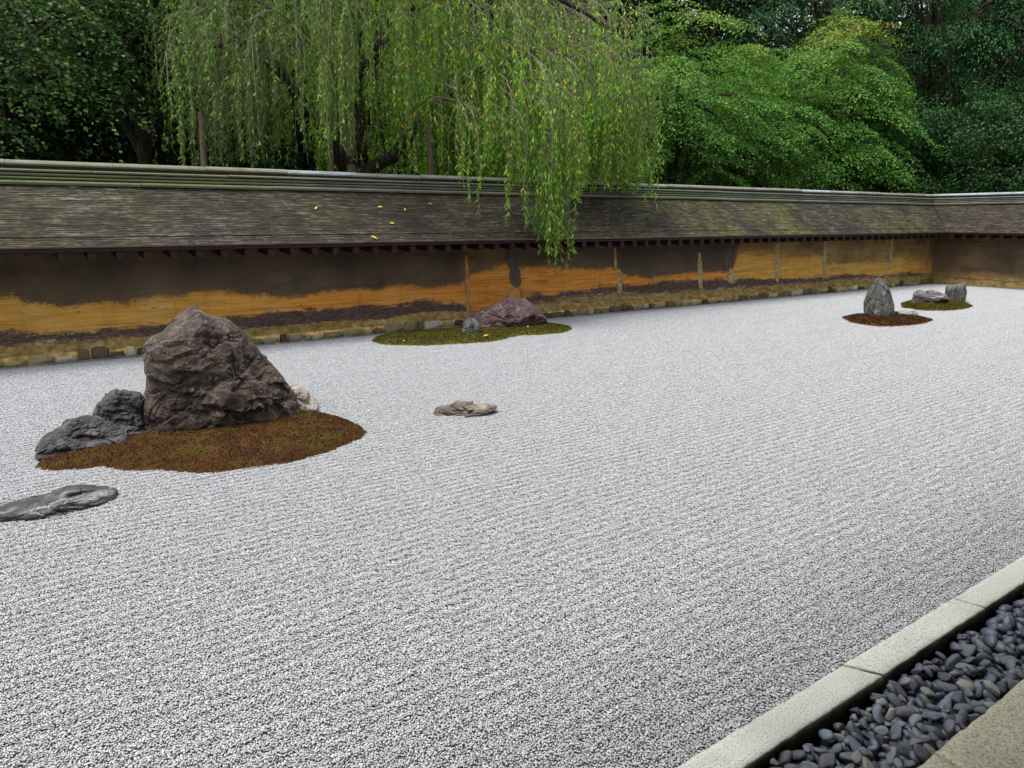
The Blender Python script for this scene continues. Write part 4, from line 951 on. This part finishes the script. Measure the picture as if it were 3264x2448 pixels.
# the wood behind
spots = [('broad dark tree in the wood beyond the left maple', 88, 21, 6.5), ('dark tree in the wood, second from the left edge', 80, 23, 7), ('dark tree in the wood behind the left side of the cherry', 72, 22, 6.5),
         ('dark tree in the wood behind the wooden props', 65, 24, 7.), ('dark tree in the wood behind the cherry trunk', 58, 23, 6.8), ('dark tree in the wood behind the right side of the cherry', 51, 24, 7.),
         ('dark tree in the wood behind the gap between cherry and maple', 45, 27, 7.5), ('dark tree in the wood behind both maples', 38, 33, 9), ('dark tree in the wood behind the left cypress', 31, 36, 9.5), ('dark tree in the wood behind the rightmost cypress', 24, 37, 9.5), ('dark tree in the wood past the right edge', 18, 34, 9), ('dark tree in the wood past the left edge', 97, 21, 6.5)]
for k, (lab, az, dd, cz) in enumerate(spots):
    x, y = dd * math.cos(R(az)), dd * math.sin(R(az)); s = dd / 23
    tree('forest_tree', lab, 'tree', (x, y), (x, y, cz), (3.1 * s, 2.6 * s, 5.2 * s), 190, 130, .15, M['forest_leaf'], 51 + k, pad=1.0 * s, flat=.5, fill=.7, trunk_r=.24, group='dark trees of the wood behind the wall')
# undergrowth just behind the wall
G = Geo(); rr = np.random.default_rng(77)
n = 60000
az = rr.uniform(R(16), R(95), n); dd = 0
t = rr.random(n); X = np.where(t < .7, rr.uniform(-2, 24, n), rr.uniform(21, 30, n)); Y = np.where(t < .7, rr.uniform(15.5, 18.5, n), rr.uniform(5, 15, n))
Hh = 1.7 + .7 * np.array([mn.noise(Vector((a * .5, b * .5, 3))) for a, b in zip(X, Y)])
Z = Hh * rr.random(n) ** .5
leaves(G, np.c_[X, Y, Z], unit(rr.normal(size=(n, 3))), unit(rr.normal(0, .5, (n, 3)) + [0, -.4, 1]), rr.uniform(.08, .16, n), rr.uniform(.05, .08, n), .1)
tag(link('undergrowth', G.mesh('undergrowth'), None, M['forest_leaf']), kind='stuff', label='dark leafy undergrowth behind the wall')

G = Geo(); n = 190000
X = rr.uniform(-30, 75, n); Y = rr.uniform(14, 75, n); far = np.hypot(X, Y); ok = ((Y > 27) | (X > 40)) & (far > 29) & (far < 80); X, Y = X[ok], Y[ok]; n = len(X)
Hh = 7.5 + 4 * np.array([mn.noise(Vector((a * .22, b * .22, 9))) for a, b in zip(X, Y)])
Z = hill(X, Y) + Hh * rr.random(n) ** .4
leaves(G, np.c_[X, Y, Z], unit(rr.normal(size=(n, 3))), unit(rr.normal(0, .5, (n, 3)) + [-.2, -.4, 1]), rr.uniform(.35, .6, n), rr.uniform(.25, .4, n), .1)
tag(link('far_wood', G.mesh('far_wood'), None, M['forest_leaf']), kind='stuff', label='far wooded slope closing the view between the trees')

# ------------------------------------------------------------------ weeping cherry
rr = np.random.default_rng(101)
cpos = np.array([5.0, 11.9, -.25])
cherry = tag(empty('weeping_cherry_tree', cpos.tolist()), 'large weeping cherry trailing leafy strands over the wall roof', 'tree')
G = Geo()
tube(G, np.array([[0, 0, 0], [-.1, 0, 1.2], [-.15, .02, 2.1], [-.05, 0, 2.6], [.15, -.05, 3.3], [.1, 0, 4.2], [.3, 0, 5.2]]), [.22, .18, .15, .13, .11, .09, .07], 10)
tube(G, np.array([[-.12, 0, 1.9], [.3, -.05, 2.6], [.7, -.1, 2.8], [1.2, -.2, 3.4], [2.0, -.5, 4.2], [3.1, -1.0, 4.6], [4.2, -1.4, 4.4]]), [.12, .11, .10, .09, .07, .05, .03], 8)
tube(G, np.array([[-.05, 0, 2.5], [-.5, -.1, 3.2], [-1.2, -.2, 4.0], [-1.8, -.3, 4.3], [-2.1, -.4, 4.1]]), [.13, .11, .09, .06, .035], 8)
tube(G, np.array([[.1, 0, 4.0], [.8, -.5, 5.0], [1.8, -1.2, 5.4], [2.8, -1.8, 5.2], [3.6, -2.3, 4.7]]), [.12, .1, .08, .05, .03], 8)
link('trunk', G.mesh('trunk', True), cherry, M['bark'])
GL, GT, GB = Geo(), Geo(), Geo()
def zfloor(x, y):                     # how low strands reach
    back = np.interp(x, [1.6, 2.2, 4, 6, 8, 10.5], [2.3, 2.15, 2.25, 2.15, 2.05, 2.0])
    return back
def strand(p0, out, zb, leafy, tw=.0022, top=False):
    L = p0[2] - zb
    if L < .25: return
    k = max(6, int(L / .12)); s = np.linspace(0, 1, k)
    reach = rr.uniform(.1, .42)
    arch = np.minimum(1, s * L / .5)
    P = np.empty((k, 3)); w = np.cumsum(rr.normal(0, .011, (k, 2)), 0)
    P[:, :2] = p0[:2] + out[None, :2] * (reach * (1 - (1 - arch) ** 2))[:, None] + w
    P[:, 2] = p0[2] + .06 * np.sin(np.minimum(1, s * 4) * np.pi) - L * s
    tube(GT, P - cpos, np.interp(s, [0, 1], [tw * 1.9, tw]), 3)
    n = int(L * rr.uniform(24, 38) * leafy)
    if n < 1: return
    sl = rr.random(n) ** (1.6 if top else .75) if rr.random() < (.85 if top else .6) else rr.uniform(.45, 1, n)
    C = np.stack([np.interp(sl, s, P[:, i]) for i in range(3)], -1)
    a = rr.uniform(0, 6.28, n); dn = rr.uniform(.2, 1.6, n)
    ax = unit(np.c_[np.cos(a) * dn, np.sin(a) * dn, -np.ones(n)]); nr = unit(np.c_[np.cos(a), np.sin(a), dn] + rr.normal(0, .4, (n, 3)))
    leaves(GL, C - cpos, ax, nr, rr.uniform(.06, .115, n), rr.uniform(.018, .030, n), .15)
nb = 230
for b in range(nb):                   # arching boughs, each shedding strands
    x = rr.uniform(2.75, 9.35); y = rr.uniform(9.9, 12.6) if rr.random() < .65 else rr.uniform(12, 14.5)
    u = (x - 6) / 4.0; zt = (6.9 - 1.5 * u * u) * rr.uniform(.62, 1.02) if rr.random() < .6 else rr.uniform(2.9, 4.8)
    if x < 3.2: y = max(y, 10.9)
    out = unit(np.array([x - 5.4, (y - 12.4), 0]) + rr.normal(0, .6, 3) * [1, 1, 0])
    Lb = rr.uniform(.7, 1.6); s = np.linspace(0, 1, 9)
    start = np.array([x, y, zt]) - out * Lb * .6 - [0, 0, .2]
    Bp = start + out[None] * (Lb * s)[:, None]; Bp[:, 2] += .55 * s * Lb * (1.1 - s * 1.25)
    Bp += np.cumsum(rr.normal(0, .02, Bp.shape), 0)
    tube(GB, Bp - cpos, np.interp(s, [0, 1], [.013, .004]), 5)
    for _ in range(rr.integers(9, 17)):
        i = rr.uniform(.15, 1) * 8; p0 = Bp[int(i)] if i >= 8 else Bp[int(i)] + (Bp[int(i) + 1] - Bp[int(i)]) * (i % 1)
        ang = rr.uniform(0, 6.28); o_ = unit(out * 1.0 + np.array([math.cos(ang), math.sin(ang), 0]) * .8)
        zf = zfloor(p0[0], p0[1]); bare = p0[0] < 6.2; zb = max(zf + rr.exponential(1.0 if bare else .3), p0[2] - rr.uniform(.8, 3.0))
        if p0[1] < 10.6: zb = max(zb, 2.2)
        strand(p0, o_, zb, rr.choice([.25, .8, 1.25, 1.6], p=[.22, .28, .3, .2]), top=bare)
# the right-hand curtain that hangs out over the ridge, and the tail in front of the wall
for b in range(150):
    x = rr.uniform(7.3, 9.0); y = rr.uniform(9.3, 9.9); zt = rr.uniform(3.4, 4.9)
    strand(np.array([x, y, zt]), unit(np.array([.3, -.5, 0])), max(1.98, 1.98 + rr.exponential(.3)) if x < 8.9 else rr.uniform(1.85, 2.6), rr.choice([.8, 1.3]))
for b in range(60):
    x = rr.uniform(5.2, 7.2); y = rr.uniform(9.0, 9.4); strand(np.array([x, y, rr.uniform(2.9, 4.6)]), unit(np.array([.2, -.5, 0])), rr.uniform(1.95, 2.7), rr.choice([.5, 1., 1.4]))
for b in range(74):
    x = rr.normal(6.62, .26); y = rr.uniform(8.45, 8.95); e = abs(x - 6.6) / .5
    zb = 1.05 + .8 * min(1, e) ** 1.5 + rr.exponential(.28)
    strand(np.array([x, y + .2, rr.uniform(2.6, 3.9)]), unit(np.array([.1, -.5, 0])), zb, rr.choice([.5, 1., 1.3]))
for x, zb in ((6.5, .78), (6.35, .92), (6.72, .88), (6.55, .95), (6.85, 1.1), (6.1, 1.35)):
    strand(np.array([x, 8.75, 3.2]), unit(np.array([.1, -.5, 0])), zb, .9)
for x, y, zb in ((5.3, 8.9, 1.75), (5.35, 8.9, 1.6), (5.75, 8.9, 1.6), (5.85, 8.85, 1.45), (8.6, 8.9, 1.7), (8.65, 8.95, 1.85), (6.05, 8.8, 1.4)):
    strand(np.array([x, y, 3.0]), unit(np.array([.1, -.5, 0])), zb, .8)
# long limbs seen through the leaves
for pl in ([(7.0, 10.6, 4.4), (7.4, 10.2, 4.2), (7.8, 9.9, 3.7), (8.1, 9.6, 3.1)], [(6.6, 10.4, 3.6), (6.9, 10, 3.3), (7.2, 9.7, 2.9), (7.4, 9.4, 2.3)], [(5.6, 11, 5.3), (6.4, 10.6, 5.4), (7.3, 10.3, 5.1), (8.2, 10.1, 4.6)],
           [(3.4, 11.2, 4.4), (2.8, 11.1, 4.3), (2.3, 11.1, 3.9), (2.05, 11.1, 3.2)], [(5.2, 11, 4.9), (4.3, 10.9, 4.8), (3.6, 10.8, 4.4)], [(5.5, 10.2, 3.3), (5.8, 9.8, 3.2), (6.2, 9.4, 2.9), (6.6, 9.1, 2.4)]):
    p = np.array(pl); u = np.linspace(0, 1, 16); q = np.stack([np.interp(u, np.linspace(0, 1, len(p)), p[:, i]) for i in range(3)], -1) + np.cumsum(rr.normal(0, .012, (16, 3)), 0)
    tube(GB, q - cpos, np.interp(u, [0, 1], [.018, .006]), 6)
    for _ in range(14):
        i = rr.integers(2, 16); strand(q[i], unit(rr.normal(size=3) * [1, 1, 0] + [0, -.3, 0]), max(q[i][2] - rr.uniform(.5, 1.6), 2.0), rr.choice([.4, 1.2]))
lv = np.concatenate(GL.V); GL.A['tip'] = [np.clip((lv[:, 0] - .3) / -2.2, 0, 1) * .75]
o = link('foliage', GL.mesh('foliage'), cherry, M['cherry_leaf']); o['kind'] = 'stuff'
o = link('twigs', GT.mesh('twigs'), cherry, M['twig']); o['kind'] = 'stuff'
o = link('boughs', GB.mesh('boughs', True), cherry, M['post_bark']); o['kind'] = 'stuff'
print('cherry leaves', len(GL.V))

# wooden props that hold the cherry's limbs up
for k, (x, y, zt, r_, lean, lab) in enumerate([
        (2.59, 11.5, 3.0, .055, .06, 'thin grey wooden prop under the left fringe of the weeping cherry'),
        (4.52, 11.5, 4.2, .055, .0, 'slim brown wooden prop left of the thick banded prop'),
        (4.85, 11.5, 4.3, .085, .0, 'thickest wooden prop, with a dark band, beside the cherry trunk'),
        (6.07, 11.0, 3.7, .065, -.10, 'leaning brown wooden prop right of the cherry trunk'),
        (6.65, 11.2, 3.6, .055, .02, 'short wooden prop half hidden under the right side of the cherry')]):
    pr = tag(empty('tree_prop', (x, y, -.25)), lab, 'wooden post', 'wooden props under the weeping cherry')
    G = Geo(); s = np.linspace(0, 1, 9)[:, None]; pts = s * [lean, .1, zt + .25] + np.c_[.012 * np.sin(s * 7 + k), .012 * np.cos(s * 5), 0 * s]
    tube(G, pts, np.linspace(r_, r_ * .8, 9), 10); link('pole', G.mesh('pole', True), pr, M['post_bark'])
    if k == 2:
        G = Geo(); tube(G, np.array([[0, .06, 2.62], [0, .06, 2.74]]), [.092, .092], 12); link('band', G.mesh('band', True), pr, M['dirt'])

# ================================================================== FALLEN LEAVES
def fallen(loc, ax, nr, s, mat, lab):
    n = 7; u = np.linspace(0, 1, n); w = np.sin(u * np.pi) ** .8 * .16 * s
    ax, nr = unit(np.array(ax, float)), unit(np.array(nr, float)); sd = np.cross(ax, nr)
    c = (ax[None] * (u * s)[:, None] + nr[None] * (.12 * s * np.sin(u * np.pi))[:, None])
    V = np.r_[c + sd * w[:, None], c, c - sd * w[:, None]]; V[n:2 * n] -= nr * .02 * s
    F = [[i, i + 1, n + i + 1, n + i] for i in range(n - 1)] + [[n + i, n + i + 1, 2 * n + i + 1, 2 * n + i] for i in range(n - 1)]
    V = np.r_[V, V - nr * .002]; F = F + [[f[3] + 3 * n, f[2] + 3 * n, f[1] + 3 * n, f[0] + 3 * n] for f in F]
    G = Geo(); G.add(V, F); o = link('fallen_leaf', G.mesh('fallen_leaf', True), None, mat); o.location = loc
    tag(o, lab, 'leaf', 'fallen leaves')
rn = np.array([0, -.63, .7]); rn = unit(rn)
def roof_at(x, z):                    # a point on the garden slope of the long wall's roof
    f = (z - ZE) / (ZR - .265 - ZE); n_ = BE + (-AR + .17 - BE) * f
    return (x, YW - n_ - .008, z + .018)
for x, z, a, s, m, lab in ((3.42, 1.62, .9, .085, 'y', 'yellow leaf on the roof, leftmost of those lying on the shingles'), (4.30, 1.66, .05, .09, 'y', 'yellow leaf lying level high on the roof below the props'),
        (5.10, 1.72, -.5, .08, 'o', 'ochre leaf just under the ridge, left of the hanging tail of the cherry'), (4.68, 1.61, 1.4, .075, 'y', 'yellow leaf standing on end between the other roof leaves'),
        (4.35, 1.45, -.1, .085, 'y', 'yellow leaf lying half way down the roof'), (3.99, 1.29, -.7, .11, 'y', 'large yellow leaf near the roof edge'), (6.3, 1.33, .2, .05, 'o', 'tiny ochre leaf at the roof edge left of the cherry tail')):
    fallen(roof_at(x, z), (math.cos(a), .7 * math.sin(a), .63 * math.sin(a)), rn, s * .85, M['yellow_leaf'] if m == 'y' else M['ochre_leaf'], lab)
for x, y, z, a, s, m, lab in ((2.72, 9.12, .004, .2, .08, 'y', 'yellow leaf on the gravel by the footing stones, right of the tall boulder'), (3.1, 9.2, .006, .9, .08, 'y', 'yellow leaf against the wall edging, right of the other one by the wall'),
        (3.75, 7.36, .004, .3, .07, 'o', 'ochre leaf alone on the open gravel'), (5.05, 7.99, .05, .0, .09, 'y', 'yellow leaf at the front rim of the long moss strip'), (4.05, 8.25, .04, 1.2, .07, 'o', 'ochre leaf at the left end of the long moss strip'),
        (6.0, 8.35, .05, .6, .07, 'y', 'yellow leaf on the moss at the foot of the plum boulder')):
    fallen((x, y, z), (math.cos(a), math.sin(a), .1), (0, -.2, 1), s, M['yellow_leaf'] if m == 'y' else M['ochre_leaf'], lab)
